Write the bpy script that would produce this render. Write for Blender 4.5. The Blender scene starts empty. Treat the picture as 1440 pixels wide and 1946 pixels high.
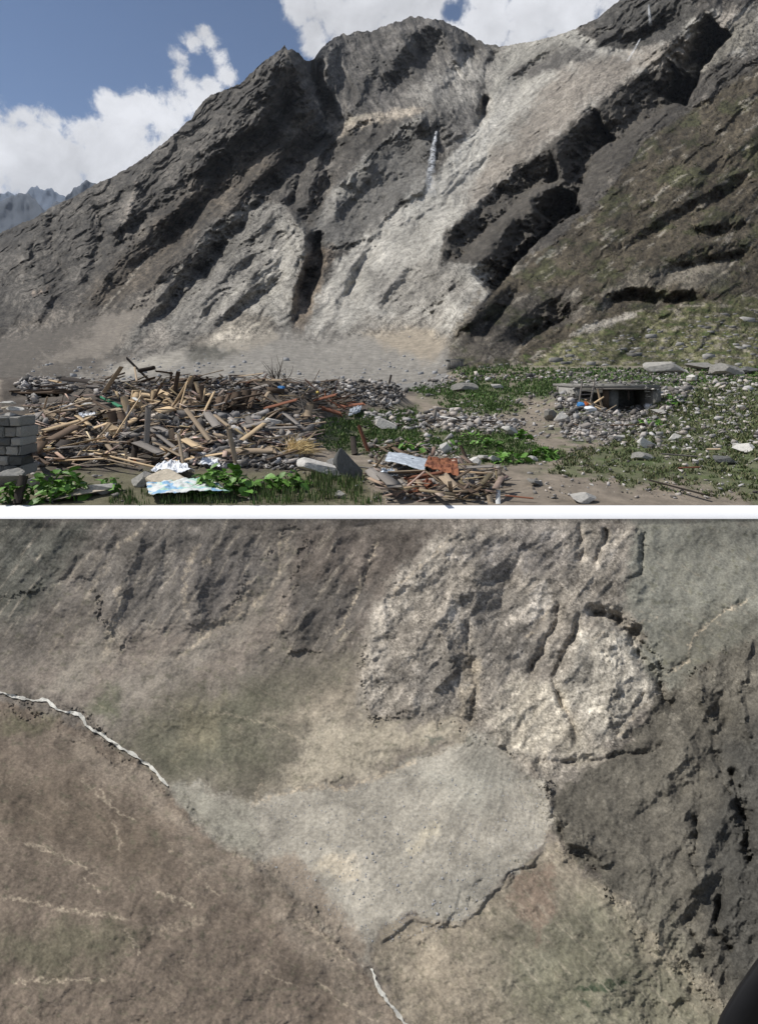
import bpy, math, random
import numpy as np
from mathutils import Vector, Matrix, Quaternion
random.seed(7); RNG = np.random.default_rng(7)
S = bpy.context.scene
COL = S.collection
R = math.radians
# ------------------------------------------------------------------ camera, sky, sun, exposure
F = 1080.0; CX = 720.0; HY = 705.0            # focal length in photo pixels, centre column, horizon row
cd = bpy.data.cameras.new('camera'); cam = bpy.data.objects.new('camera', cd); COL.objects.link(cam)
cam.location = (0, 0, 0); cam.rotation_euler = (R(90), 0, 0)
cd.sensor_fit = 'VERTICAL'; cd.sensor_height = 36.0; cd.lens = 36.0 * F / 1946.0
cd.shift_y = -(973.0 - HY) / 1946.0
cd.clip_start = 0.1; cd.clip_end = 30000
S.camera = cam
SUN = Vector((-0.60, 0.12, 0.79)).normalized()
sun_el = math.asin(SUN.z); sun_az = math.atan2(SUN.x, SUN.y)
w = bpy.data.worlds.new('World'); S.world = w; w.use_nodes = True
ld = bpy.data.lights.new('sun', 'SUN'); ld.energy = 4.9; ld.angle = R(0.5); ld.color = (1, .96, .9)
lo = bpy.data.objects.new('sun', ld); COL.objects.link(lo)
lo.rotation_euler = SUN.to_track_quat('Z', 'Y').to_euler()
S.view_settings.view_transform = 'Standard'; S.view_settings.look = 'None'
S.view_settings.exposure = 0.0; S.view_settings.gamma = 1.0; S.view_settings.use_curve_mapping = False

def pix_dir(px, py):
    return Vector(((px - CX) / F, 1.0, (HY - py) / F)).normalized()

def world_nodes():
    nt = w.node_tree; nt.nodes.clear(); N = nt.nodes.new; L = nt.links.new
    out = N('ShaderNodeOutputWorld'); bg = N('ShaderNodeBackground'); L(bg.outputs[0], out.inputs[0])
    sky = N('ShaderNodeTexSky'); sky.sky_type = 'NISHITA'; sky.sun_disc = False
    sky.sun_elevation = sun_el; sky.sun_rotation = sun_az; sky.altitude = 3400
    sky.air_density = 1.0; sky.dust_density = 0.3; sky.ozone_density = 1.5
    bg.inputs[1].default_value = 0.1
    tc = N('ShaderNodeTexCoord')
    def math_(op, a, b=None, clamp=False):
        m = N('ShaderNodeMath'); m.operation = op; m.use_clamp = clamp
        for i, v in enumerate((a, b)):
            if v is None: continue
            if isinstance(v, (int, float)): m.inputs[i].default_value = v
            else: L(v, m.inputs[i])
        return m.outputs[0]
    def noise(scale, detail, rough, off=(0, 0, 0), dist=0.0):
        mp = N('ShaderNodeMapping'); L(tc.outputs['Generated'], mp.inputs[0]); mp.inputs['Location'].default_value = off
        n = N('ShaderNodeTexNoise'); L(mp.outputs[0], n.inputs['Vector'])
        n.inputs['Scale'].default_value = scale; n.inputs['Detail'].default_value = detail
        n.inputs['Roughness'].default_value = rough; n.inputs['Distortion'].default_value = dist
        return n.outputs['Fac']
    # cloud banks: (px, py, radius px) only to find the direction each bank stands in
    blobs = [(-60, 300, 120), (20, 290, 85), (75, 270, 70), (60, 330, 85), (130, 300, 75), (190, 320, 85), (240, 265, 60), (160, 260, 40),
             (210, 203, 26), (270, 215, 42), (320, 235, 50), (345, 205, 30), (380, 195, 30), (270, 300, 70), (-40, 225, 60), (130, 350, 70), (330, 270, 50),
             (385, 55, 15), (364, 82, 15), (346, 108, 16), (342, 138, 16), (360, 160, 20), (402, 80, 11), (416, 110, 13), (426, 140, 16), (398, 165, 18), (372, 188, 24),
             (575, 15, 42), (598, 60, 38), (600, 90, 32), (640, 20, 70), (700, 10, 75), (760, -10, 75), (820, 0, 60), (905, 50, 60), (800, 20, 50), (860, 70, 50),
             (940, 60, 60), (1000, 40, 75), (1070, 10, 90), (920, -20, 80), (820, 60, 55), (740, 60, 60), (1150, -60, 120), (850, -60, 110), (660, 60, 50), (700, 80, 60), (980, 80, 50), (1090, 50, 60)]
    cur = None
    for px, py, r in blobs:
        c = pix_dir(px, py); rr = r / F * (1.0 / math.sqrt(1 + ((px - CX) / F) ** 2 + ((HY - py) / F) ** 2))
        d = N('ShaderNodeVectorMath'); d.operation = 'DISTANCE'; L(tc.outputs['Generated'], d.inputs[0]); d.inputs[1].default_value = c
        v = math_('SUBTRACT', 1.0, math_('DIVIDE', d.outputs['Value'], rr))      # 1 at the centre, 0 at the rim
        v = math_('MULTIPLY', v, min(1.3, r / 38.0 + .15))
        v = math_('MAXIMUM', v, -1.5)
        cur = v if cur is None else math_('MAXIMUM', cur, v)
    # blue hole in the upper bank
    hd = N('ShaderNodeVectorMath'); hd.operation = 'DISTANCE'; L(tc.outputs['Generated'], hd.inputs[0]); hd.inputs[1].default_value = pix_dir(868, 26)
    hole = math_('MULTIPLY', math_('SUBTRACT', 1.0, math_('DIVIDE', hd.outputs['Value'], 0.028), True), 1.0)
    cur = math_('SUBTRACT', cur, hole)
    # scattered cumulus elsewhere in the sky, away from the frame's clear part
    far = noise(2.2, 3, .5, (3.1, 1.7, 0.4))
    sep = N('ShaderNodeSeparateXYZ'); L(tc.outputs['Generated'], sep.inputs[0])
    away = math_('MULTIPLY', math_('SUBTRACT', 0.55, sep.outputs['Y'], True), 1.3)
    far = math_('SUBTRACT', math_('MULTIPLY', math_('SUBTRACT', far, .52), 6.0), math_('SUBTRACT', 1.0, away))
    cur = math_('MAXIMUM', cur, far)
    n1 = noise(9, 10, .62, (1.3, 0, 0), .5); n2 = noise(34, 8, .65, (0, 2.2, 0), .3)
    puff = math_('ADD', math_('MULTIPLY', math_('SUBTRACT', n1, .5), 2.2), math_('MULTIPLY', math_('SUBTRACT', n2, .5), 2.2))
    m = math_('ADD', cur, puff)
    mr = N('ShaderNodeMapRange'); mr.interpolation_type = 'SMOOTHSTEP'; L(m, mr.inputs[0])
    mr.inputs[1].default_value = -0.06; mr.inputs[2].default_value = 0.62
    # brightness of the cloud itself
    n3 = noise(7, 8, .6, (5, 5, 0), .2)
    br = N('ShaderNodeMapRange'); L(math_('ADD', n3, math_('MULTIPLY', math_('SUBTRACT', n1, .5), .5)), br.inputs[0])
    br.inputs[1].default_value = .3; br.inputs[2].default_value = .7; br.inputs[3].default_value = 5.6; br.inputs[4].default_value = 9.0
    comb = N('ShaderNodeCombineColor')
    L(math_('MULTIPLY', br.outputs[0], .985), comb.inputs[0]); L(br.outputs[0], comb.inputs[1]); L(math_('MULTIPLY', br.outputs[0], 1.05), comb.inputs[2])
    mx = N('ShaderNodeMix'); mx.data_type = 'RGBA'
    L(mr.outputs[0], mx.inputs[0]); L(sky.outputs[0], mx.inputs[6]); L(comb.outputs[0], mx.inputs[7])
    L(mx.outputs[2], bg.inputs[0])
world_nodes()

# ------------------------------------------------------------------ numpy noise and drawing helpers
_perm = np.random.default_rng(11).permutation(4096)
_ang = np.random.default_rng(12).uniform(0, 2 * np.pi, 4096)
def pn(x, y, seed=0):
    xi = np.floor(x).astype(np.int64); yi = np.floor(y).astype(np.int64); xf = x - xi; yf = y - yi
    u = xf * xf * xf * (xf * (xf * 6 - 15) + 10); v = yf * yf * yf * (yf * (yf * 6 - 15) + 10)
    def g(ix, iy, fx, fy):
        a = _ang[_perm[(_perm[(ix + seed * 131) & 4095] + iy) & 4095]]
        return np.cos(a) * fx + np.sin(a) * fy
    a = g(xi, yi, xf, yf); b = g(xi + 1, yi, xf - 1, yf); c = g(xi, yi + 1, xf, yf - 1); d = g(xi + 1, yi + 1, xf - 1, yf - 1)
    return ((a * (1 - u) + b * u) * (1 - v) + (c * (1 - u) + d * u) * v) * 1.5
def fbm(x, y, o=5, gain=.5, seed=0, lac=2.03):
    s = 0; a = 1; t = 0
    for i in range(o):
        s = s + a * pn(x, y, seed + i); t += a; a *= gain; x = x * lac + 5.2; y = y * lac + 1.3
    return s / t
def ridged(x, y, o=5, gain=.5, seed=0):
    s = 0; a = 1; t = 0
    for i in range(o):
        s = s + a * (1 - 2 * np.abs(pn(x, y, seed + i))); t += a; a *= gain; x = x * 2.03 + 5.2; y = y * 2.03 + 1.3
    return s / t
def facet(x, y, seed=0, jit=.8):
    """union of randomly turned pyramids: flat faces that meet in crisp edges"""
    xi = np.floor(x).astype(np.int64); yi = np.floor(y).astype(np.int64); best = np.full(x.shape, -9.)
    for dx in (-1, 0, 1):
        for dy in (-1, 0, 1):
            ix = xi + dx; iy = yi + dy; h = _perm[(_perm[(ix + seed * 57) & 4095] + iy) & 4095]
            r1 = h / 4096.; r2 = _perm[(h + 77) & 4095] / 4096.; r3 = _perm[(h + 991) & 4095] / 4096.; an = r1 * 6.28
            px = x - ix - .5 - (r2 - .5) * jit; py = y - iy - .5 - (r3 - .5) * jit; ca = np.cos(an); sa = np.sin(an)
            p = px * ca - py * sa; q = px * sa + py * ca
            best = np.maximum(best, .7 * r2 - np.maximum(np.maximum(p * 1.5, -p * .8), np.maximum(q * 1.1, -q)))
    return best
def facets(x, y, o=3, gain=.5, seed=0):
    s = 0; a = 1
    for i in range(o): s = s + a * facet(x, y, seed + i * 3); a *= gain; x = x * 2.3 + 7.7; y = y * 2.3 + 3.1
    return s
def ss(a, b, x):
    t = np.clip((x - a) / (b - a), 0, 1); return t * t * (3 - 2 * t)
def inpoly(x, y, P):
    c = np.zeros(x.shape, bool); n = len(P)
    for i in range(n):
        x1, y1 = P[i]; x2, y2 = P[(i + 1) % n]
        if y1 == y2: continue
        c ^= ((y1 > y) != (y2 > y)) & (x < (x2 - x1) * (y - y1) / (y2 - y1) + x1)
    return c
def polydist(x, y, P, closed=False):
    """signed distance to a polyline (positive on the image right of a line drawn downwards), and the run 0..1 along it"""
    best = np.full(x.shape, 1e9); sg = np.zeros(x.shape); run = np.zeros(x.shape)
    Q = list(P) + ([P[0]] if closed else []); Ls = [math.dist(Q[i], Q[i + 1]) for i in range(len(Q) - 1)]; T = sum(Ls); acc = 0
    for i in range(len(Q) - 1):
        ax, ay = Q[i]; bx, by = Q[i + 1]; dx = bx - ax; dy = by - ay; l2 = dx * dx + dy * dy
        t = np.clip(((x - ax) * dx + (y - ay) * dy) / l2, 0, 1)
        ex = x - ax - t * dx; ey = y - ay - t * dy; d = np.hypot(ex, ey)
        m = d < best; best = np.where(m, d, best)
        sg = np.where(m, np.sign(dx * (y - ay) - dy * (x - ax)), sg); run = np.where(m, (acc + t * Ls[i]) / T, run)
        acc += Ls[i]
    return -best * sg, run
def bbox_sel(x, y, P, m):
    P = np.array(P); return (x > P[:, 0].min() - m) & (x < P[:, 0].max() + m) & (y > P[:, 1].min() - m) & (y < P[:, 1].max() + m)
def add_crease(D, x, y, P, amp, wl, wr, taper=.12):
    """relief along a line: amp<0 is nearer (crest), amp>0 is farther (gully); wl/wr are widths on either side"""
    s = bbox_sel(x, y, P, max(wl, wr)); d, t = polydist(x[s], y[s], P)
    k = np.where(d < 0, np.clip(1 + d / wl, 0, 1), np.clip(1 - d / wr, 0, 1))
    e = ss(0, taper, t) * ss(0, taper, 1 - t)
    D[s] += amp * k * k * (1.6 - .6 * k) * e
def add_step(D, x, y, P, amp, w0, w1, taper=.1):
    """a lip: right of the line the surface falls back by amp within w0 px and comes out again over w1 px"""
    s = bbox_sel(x, y, P, w0 + w1); d, t = polydist(x[s], y[s], P)
    k = ss(0, w0, d) * (1 - ss(w0, w0 + w1, d)); e = ss(0, taper, t) * ss(0, taper, 1 - t)
    D[s] += amp * k * e
def paint_poly(C, x, y, P, col, soft=8, warp=14, seed=0, amt=1.0):
    s = bbox_sel(x, y, P, soft * 2 + warp * 2); xs = x[s]; ys = y[s]
    wx = xs + warp * 2 * fbm(xs / (warp * 3.), ys / (warp * 3.), 4, .6, seed + 40); wy = ys + warp * 2 * fbm(xs / (warp * 3.), ys / (warp * 3.), 4, .6, seed + 60)
    wx = wx + warp * .8 * fbm(xs / 9., ys / 9., 4, .7, seed + 44); wy = wy + warp * .8 * fbm(xs / 9., ys / 9., 4, .7, seed + 64)
    ins = inpoly(wx, wy, P); d, _ = polydist(wx, wy, P, True); d = np.where(ins, 1, -1) * np.abs(d)
    a = ss(-soft, soft, d)[:, None] * amt
    C[s] = C[s] * (1 - a) + np.array(col) * a
    full = np.zeros(x.shape, bool); idx = np.where(s)[0] if x.ndim == 1 else None
    full[idx[d > 0]] = True
    return full
def paint_line(C, x, y, P, col, w, amt=1.0, warp=4, seed=0):
    s = bbox_sel(x, y, P, w * 2 + warp * 2); xs = x[s]; ys = y[s]
    wx = xs + warp * fbm(xs / 14., ys / 14., 3, .6, seed + 70); wy = ys + warp * fbm(xs / 14., ys / 14., 3, .6, seed + 80)
    d, t = polydist(wx, wy, P)
    a = ((1 - ss(w * .4, w * 1.2, np.abs(d))) * amt * np.clip(.6 + 1.8 * fbm(xs / 10., ys / 10., 4, .7, seed + 90), 0, 1) * ss(0, .06, t) * ss(0, .06, 1 - t))[:, None]
    C[s] = C[s] * (1 - a) + np.array(col) * a
def tps(pts, x, y):
    P = np.array(pts, float); n = len(P); k = lambda r: np.where(r > 0, r * r * np.log(r + 1e-9), 0)
    X = P[:, :2] / 500.; v = np.log(P[:, 2])
    A = np.zeros((n + 3, n + 3)); A[:n, :n] = k(np.hypot(X[:, None, 0] - X[None, :, 0], X[:, None, 1] - X[None, :, 1])) + np.eye(n) * .002
    A[:n, n] = 1; A[:n, n + 1:] = X; A[n, :n] = 1; A[n + 1:, :n] = X.T
    c = np.linalg.solve(A, np.concatenate([v, [0, 0, 0]])); x = x / 500.; y = y / 500.
    o = c[n] + c[n + 1] * x + c[n + 2] * y
    for i in range(n): o = o + c[i] * k(np.hypot(x - X[i, 0], y - X[i, 1]))
    return np.exp(o)

# ------------------------------------------------------------------ blender helpers
def tag(o, label=None, cat=None, group=None, kind=None):
    if label: o['label'] = label
    if cat: o['category'] = cat
    if group: o['group'] = group
    if kind: o['kind'] = kind
    return o
def np_mesh(name, V, Fc, cols=None, smooth=False):
    me = bpy.data.meshes.new(name); V = np.asarray(V, np.float32); Fc = np.asarray(Fc, np.int32); k = Fc.shape[1]
    me.vertices.add(len(V)); me.vertices.foreach_set('co', V.ravel())
    me.loops.add(Fc.size); me.loops.foreach_set('vertex_index', Fc.ravel())
    me.polygons.add(len(Fc)); me.polygons.foreach_set('loop_start', np.arange(0, Fc.size, k, dtype=np.int32))
    me.polygons.foreach_set('loop_total', np.full(len(Fc), k, np.int32))
    if smooth: me.polygons.foreach_set('use_smooth', np.ones(len(Fc), bool))
    me.update(calc_edges=True)
    if cols is not None:
        a = me.color_attributes.new('Col', 'FLOAT_COLOR', 'POINT'); c = np.ones((len(V), 4), np.float32); c[:, :3] = cols
        a.data.foreach_set('color', c.ravel())
    return me
def obj(name, me, mat=None, parent=None, loc=None):
    o = bpy.data.objects.new(name, me); COL.objects.link(o)
    if mat and not me.materials: me.materials.append(mat)
    if parent: o.parent = parent
    if loc is not None: o.location = loc
    return o
def empty(name, loc=(0, 0, 0), rz=0):
    o = bpy.data.objects.new(name, None); COL.objects.link(o); o.location = loc; o.rotation_euler = (0, 0, rz); o.empty_display_size = .1
    return o

def material(name, base=(.5, .5, .5), attr=False, nscale=5., namp=.3, bump=.3, bscale=10., bdist=.1, rough=.9, detail=8, stretch=(1, 1, 1),
             objrand=0.0, tint=None, metal=0.0, coord='Object', second=None):
    m = bpy.data.materials.new(name); m.use_nodes = True; nt = m.node_tree; N = nt.nodes.new; L = nt.links.new
    b = nt.nodes['Principled BSDF']; b.inputs['Roughness'].default_value = rough; b.inputs['Metallic'].default_value = metal
    b.inputs['Specular IOR Level'].default_value = .25
    tc = N('ShaderNodeTexCoord'); mp = N('ShaderNodeMapping'); L(tc.outputs[coord], mp.inputs[0]); mp.inputs['Scale'].default_value = stretch
    n = N('ShaderNodeTexNoise'); L(mp.outputs[0], n.inputs['Vector']); n.inputs['Scale'].default_value = nscale; n.inputs['Detail'].default_value = detail
    n.inputs['Roughness'].default_value = .65
    if attr:
        c = N('ShaderNodeAttribute'); c.attribute_name = 'Col'; src = c.outputs['Color']
    else:
        c = N('ShaderNodeRGB'); c.outputs[0].default_value = (*base, 1); src = c.outputs[0]
    if second:
        n2 = N('ShaderNodeTexNoise'); L(mp.outputs[0], n2.inputs['Vector']); n2.inputs['Scale'].default_value = nscale * .45; n2.inputs['Detail'].default_value = 6
        mr2 = N('ShaderNodeMapRange'); L(n2.outputs['Fac'], mr2.inputs[0]); mr2.inputs[1].default_value = .42; mr2.inputs[2].default_value = .6
        mx = N('ShaderNodeMix'); mx.data_type = 'RGBA'; L(mr2.outputs[0], mx.inputs[0]); L(src, mx.inputs[6]); mx.inputs[7].default_value = (*second, 1); src = mx.outputs[2]
    mr = N('ShaderNodeMapRange'); L(n.outputs['Fac'], mr.inputs[0]); mr.inputs[1].default_value = .25; mr.inputs[2].default_value = .75
    mr.inputs[3].default_value = 1 - namp; mr.inputs[4].default_value = 1 + namp
    fac = mr.outputs[0]
    if objrand:
        oi = N('ShaderNodeObjectInfo'); mo = N('ShaderNodeMapRange'); L(oi.outputs['Random'], mo.inputs[0]); mo.inputs[3].default_value = 1 - objrand; mo.inputs[4].default_value = 1 + objrand
        mm = N('ShaderNodeMath'); mm.operation = 'MULTIPLY'; L(fac, mm.inputs[0]); L(mo.outputs[0], mm.inputs[1]); fac = mm.outputs[0]
    vm = N('ShaderNodeVectorMath'); vm.operation = 'SCALE'; L(src, vm.inputs[0]); L(fac, vm.inputs['Scale'])
    L(vm.outputs[0], b.inputs['Base Color'])
    if bump:
        nb = N('ShaderNodeTexNoise'); L(mp.outputs[0], nb.inputs['Vector']); nb.inputs['Scale'].default_value = bscale; nb.inputs['Detail'].default_value = detail
        nb.inputs['Roughness'].default_value = .7
        bp = N('ShaderNodeBump'); L(nb.outputs['Fac'], bp.inputs['Height']); bp.inputs['Strength'].default_value = bump; bp.inputs['Distance'].default_value = bdist
        L(bp.outputs[0], b.inputs['Normal'])
    return m

M = {}
M['mountain'] = material('mountain rock', attr=True, nscale=.12, namp=.42, bump=.8, bscale=.2, bdist=3, detail=12)
M['far'] = material('far hazed rock', attr=True, nscale=.006, namp=.2, bump=.2, bscale=.006, bdist=30, detail=10)
M['scree'] = material('scree gravel', attr=True, nscale=.35, namp=.4, bump=.35, bscale=.5, bdist=.5, detail=12)
M['valley'] = material('valley ground', attr=True, nscale=26., namp=.38, bump=.55, bscale=45., bdist=.008, detail=12)
M['ground'] = material('meadow soil', attr=True, nscale=1.7, namp=.3, bump=.8, bscale=5., bdist=.08, detail=10)
M['under'] = material('bare earth', (.2, .18, .15), nscale=.05, namp=.25, bump=0)
M['gap_fill'] = material('white plaster', (.86, .86, .86), nscale=3, namp=.02, bump=.03, bscale=40, bdist=.002, rough=.6)
M['stone_light'] = material('pale stone', (.5, .48, .44), nscale=7, namp=.3, bump=.6, bscale=14, bdist=.03, objrand=.22, coord='Object')
M['stone_mid'] = material('grey stone', (.28, .268, .242), nscale=7, namp=.3, bump=.6, bscale=14, bdist=.03, objrand=.3)
M['stone_dark'] = material('dark stone', (.13, .13, .122), nscale=7, namp=.35, bump=.6, bscale=14, bdist=.03, objrand=.3)
M['stone_cream'] = material('cream stone', (.48, .42, .33), nscale=5, namp=.25, bump=.6, bscale=12, bdist=.03, objrand=.15)
M['rubble'] = material('rubble', attr=True, nscale=9, namp=.25, bump=.5, bscale=20, bdist=.02)
st = (.6, 9, 9)
M['pale'] = material('fresh split pine', (.56, .42, .26), nscale=3, namp=.25, bump=.35, bscale=5, bdist=.01, stretch=st, objrand=.22)
M['tan'] = material('weathered tan wood', (.34, .265, .185), nscale=3, namp=.35, bump=.4, bscale=5, bdist=.01, stretch=st, objrand=.3)
M['grey'] = material('grey weathered wood', (.21, .19, .17), nscale=3, namp=.35, bump=.4, bscale=5, bdist=.01, stretch=st, objrand=.3)
M['brown'] = material('brown wood', (.105, .073, .05), nscale=3, namp=.4, bump=.4, bscale=5, bdist=.01, stretch=st, objrand=.35)
M['dark'] = material('dark old wood', (.045, .036, .03), nscale=3, namp=.4, bump=.4, bscale=5, bdist=.01, stretch=st, objrand=.35)
M['red'] = material('red brown wood', (.2, .085, .05), nscale=3, namp=.4, bump=.4, bscale=5, bdist=.01, stretch=st, objrand=.3)
M['green'] = material('green paint', (.06, .24, .13), nscale=3, namp=.25, bump=.2, stretch=st)
M['white'] = material('white board', (.55, .55, .53), nscale=4, namp=.15, bump=.2, stretch=st)
M['slate'] = material('slate dark sheet', (.06, .07, .075), nscale=4, namp=.3, bump=.2)
M['zinc'] = material('zinc sheet', (.4, .44, .48), nscale=4, namp=.22, bump=.1, rough=.5, metal=.35)
M['rust'] = material('rusted sheet', (.25, .1, .05), nscale=5, namp=.45, bump=.3, bscale=20, bdist=.01, rough=.85, second=(.16, .06, .035))
M['straw'] = material('straw', (.5, .38, .19), nscale=8, namp=.3, bump=0, objrand=.2)
M['leaf'] = material('broad leaf', (.1, .21, .035), nscale=8, namp=.3, bump=.2, bscale=12, bdist=.01, rough=.5, objrand=.35)
M['grass'] = material('grass', attr=True, nscale=3, namp=.3, bump=0, rough=.7)
M['twig'] = material('twig', (.06, .045, .035), nscale=8, namp=.3, bump=0)
M['cloth_white'] = material('white cloth', (.75, .77, .8), nscale=5, namp=.08, bump=.4, bscale=9, bdist=.04, rough=.8)
M['blue'] = material('blue plastic', (.05, .22, .5), nscale=5, namp=.3, bump=.2, rough=.5)
M['orange'] = material('orange plastic', (.65, .17, .05), nscale=5, namp=.3, bump=.2, rough=.5)
M['yellow'] = material('yellow plastic', (.6, .45, .08), nscale=5, namp=.2, bump=.2, rough=.5)
M['black'] = material('black moulded trim', (.006, .006, .007), nscale=5, namp=.2, bump=0, rough=.6)
M['river'] = material('silty river', (.5, .485, .43), nscale=25, namp=.3, bump=.6, bscale=40, bdist=.01, rough=.35)

def grid_faces(nr, nc):
    i = np.arange(nr - 1)[:, None] * nc + np.arange(nc - 1)[None, :]; i = i.ravel()
    return np.stack([i, i + nc, i + nc + 1, i + 1], 1)
def split_build(V, Fc, C, Z, names, mat, smooth=True):
    """one mesh per zone of the terrain, each a piece of the setting"""
    fz = Z[Fc[:, 0]]
    for zid, nm in names.items():
        f = Fc[fz == zid]
        if not len(f): continue
        u, inv = np.unique(f, return_inverse=True)
        tag(obj(nm, np_mesh(nm, V[u], inv.reshape(f.shape), C[u], smooth), mat(nm) if callable(mat) else mat), kind='structure')

# ------------------------------------------------------------------ the mountain behind the village
SKY = [(-330, 620), (-200, 560), (-80, 492), (0, 442), (60, 415), (100, 393), (150, 368), (180, 350), (215, 335), (260, 308), (300, 280), (340, 246), (365, 222), (385, 193), (400, 180), (430, 168),
       (455, 160), (480, 135), (508, 110), (526, 98), (535, 92), (541, 84), (547, 94), (556, 93), (568, 99), (578, 113), (590, 117), (598, 108), (612, 88), (625, 77), (645, 67), (652, 61), (660, 66), (680, 57),
       (705, 60), (735, 46), (765, 37), (780, 30), (800, 30), (815, 36), (840, 38), (870, 50), (900, 70), (920, 82), (950, 88), (985, 81), (1005, 79), (1050, 68),
       (1085, 57), (1110, 45), (1135, 34), (1160, 12), (1180, -5), (1250, -60), (1440, -110), (1800, -150)]
def mountain():
    nc, nr = 980, 450
    true1 = np.concatenate([np.linspace(-800, -45, 50), np.linspace(-40, 1480, nc - 100), np.linspace(1486, 2400, 50)]); px1 = np.where(true1 > 1600, 3200 - true1, np.where(true1 < -150, -300 - true1, true1)); sx, sy = zip(*SKY)
    sk = np.interp(px1, sx, sy)
    fine = fbm(px1 / 9., px1 * 0, 4, .6, 3) * 5 + fbm(px1 / 40., px1 * 0 + 3, 3, .6, 5) * 3
    sk = sk + fine * np.where(px1 < 1000, 1, .7) + 1
    t = np.linspace(0, 1, nr)[:, None]; py = sk[None, :] + (748 - sk[None, :]) * t; px = np.broadcast_to(px1[None, :], py.shape).copy()
    x = px.ravel(); y = py.ravel()
    ctl = [(-260, 748, 78), (0, 748, 78), (300, 748, 78), (600, 748, 78), (850, 748, 85), (1100, 748, 95), (1440, 748, 95), (1700, 748, 95),
           (-200, 690, 150), (0, 700, 135), (300, 700, 140), (600, 692, 165), (740, 665, 215), (600, 650, 250), (400, 660, 220), (200, 640, 290), (0, 640, 300),
           (0, 442, 950), (200, 342, 1020), (400, 185, 1080), (540, 95, 1100), (0, 560, 560), (200, 520, 590), (400, 400, 720), (300, 560, 430), (450, 480, 560), (500, 300, 850), (-200, 560, 800),
           (800, 35, 1600), (720, 90, 1500), (920, 90, 1400), (640, 70, 1650), (750, 180, 1150), (622, 235, 1100), (900, 180, 950),
           (820, 215, 800), (700, 320, 700), (600, 440, 600), (580, 470, 540), (700, 450, 560), (560, 600, 340), (585, 560, 420),
           (1050, 90, 950), (1130, 60, 900), (1000, 200, 790), (900, 350, 640), (800, 450, 520), (700, 550, 400), (620, 630, 300), (800, 590, 320), (850, 650, 205),
           (1100, 230, 600), (930, 410, 480), (870, 600, 215), (852, 700, 132), (1000, 560, 250), (900, 650, 165), (1100, 560, 230), (1000, 695, 140), (1200, 695, 140), (1440, 692, 130), (1700, 690, 130),
           (1200, 400, 340), (1440, 400, 300), (1440, 150, 480), (1250, 250, 480), (1300, 550, 210), (1700, 300, 350),
           (1300, -60, 850), (1440, -60, 800), (1200, 0, 880), (1350, 120, 560), (1250, 180, 600), (1700, -100, 700)]
    D0 = tps(ctl, x, y)
    rel = np.zeros_like(x)
    # big ridges, gullies and lips (image lines say where they stand; relief pushes points along the camera rays)
    gx = x + 9 * fbm(x / 44., y / 44., 5, .5, 902) + 3 * facet(x / 16., y / 16., 5); gy = y + 9 * fbm(x / 44., y / 44., 5, .5, 912) + 3 * facet(x / 15., y / 15., 6); md = np.clip(.95 + .8 * fbm(x / 30., y / 30., 4, .6, 922), .25, 1.7)
    cr = lambda P, a, wl, wr: add_crease(rel, gx, gy, P, a, wl, wr)
    stp = lambda P, a, w0, w1: add_step(rel, gx, gy, P, a, w0, w1)
    lips = np.zeros_like(x); lx = x + 10 * fbm(x / 60., y / 60., 6, .58, 932) + 3 * facet(x / 22., y / 22., 51); ly = y + 10 * fbm(x / 60., y / 60., 6, .58, 942) + 3 * facet(x / 22., y / 22., 52)
    lip = lambda P, a, w0, w1, tp=.08: add_step(lips, lx, ly, P, a, w0, w1, tp if a > .25 else .3)
    lip([(1332, 15), (1305, 48), (1278, 78), (1262, 100), (1248, 140), (1232, 176)], .42, 74, 5, .03)
    lip([(1262, 100), (1200, 150), (1150, 182), (1112, 206)], .26, 84, 8, .03)
    lip([(1122, 196), (1090, 220), (1060, 245), (1042, 285), (1030, 330), (990, 378)], .42, 80, 5, .03)
    lip([(1046, 276), (985, 302), (950, 330), (905, 372), (865, 412), (828, 446)], .26, 60, 14, .05)
    lip([(1062, 335), (1015, 372), (975, 400), (940, 436), (915, 470), (880, 512)], .42, 72, 5, .04)
    lip([(950, 402), (900, 440), (850, 470), (820, 482)], .1, 26, 16)
    lip([(1375, 548), (1260, 547), (1200, 542), (1150, 553), (1112, 600)], .09, 26, 14, .3); lip([(1110, 545), (1040, 562), (1000, 590), (960, 612), (925, 650)], .16, 50, 14); lip([(985, 520), (940, 560), (905, 600), (870, 660)], .1, 30, 14)
    lip([(592, 130), (570, 230), (490, 320), (410, 410), (330, 500), (260, 590), (205, 665)], .13, 46, 34); lip([(541, 92), (505, 200), (430, 290), (350, 370), (260, 460), (160, 560)], .12, 44, 40)
    lip([(460, 200), (380, 290), (270, 380), (150, 500)], .08, 34, 40); lip([(560, 110), (600, 190), (622, 250)], .1, 22, 14); lip([(640, 245), (600, 300), (590, 380), (583, 436)], .12, 30, 20)
    lip([(575, 430), (583, 490), (562, 545), (553, 612)], .16, 26, 14); lip([(510, 430), (440, 500), (370, 580), (310, 650)], .08, 26, 26); lip([(440, 420), (350, 520), (240, 650)], .08, 24, 26); lip([(545, 490), (480, 545), (410, 600), (350, 645)], .09, 22, 24)
    lip([(815, 206), (760, 238), (700, 290), (650, 350), (610, 420), (590, 460)], .1, 60, 60); lip([(700, 450), (660, 520), (630, 590)], .09, 22, 26); lip([(800, 470), (740, 540), (700, 600)], .06, 20, 26); lip([(880, 500), (830, 560), (780, 600)], .07, 22, 26)
    lip([(785, 35), (765, 90), (715, 140), (690, 200)], .1, 50, 60); lip([(860, 70), (850, 120), (800, 180)], .07, 36, 40); lip([(1060, 70), (1000, 110), (960, 150), (940, 180)], .08, 26, 20); lip([(915, 170), (905, 205), (912, 235)], .12, 14, 8)
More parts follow.
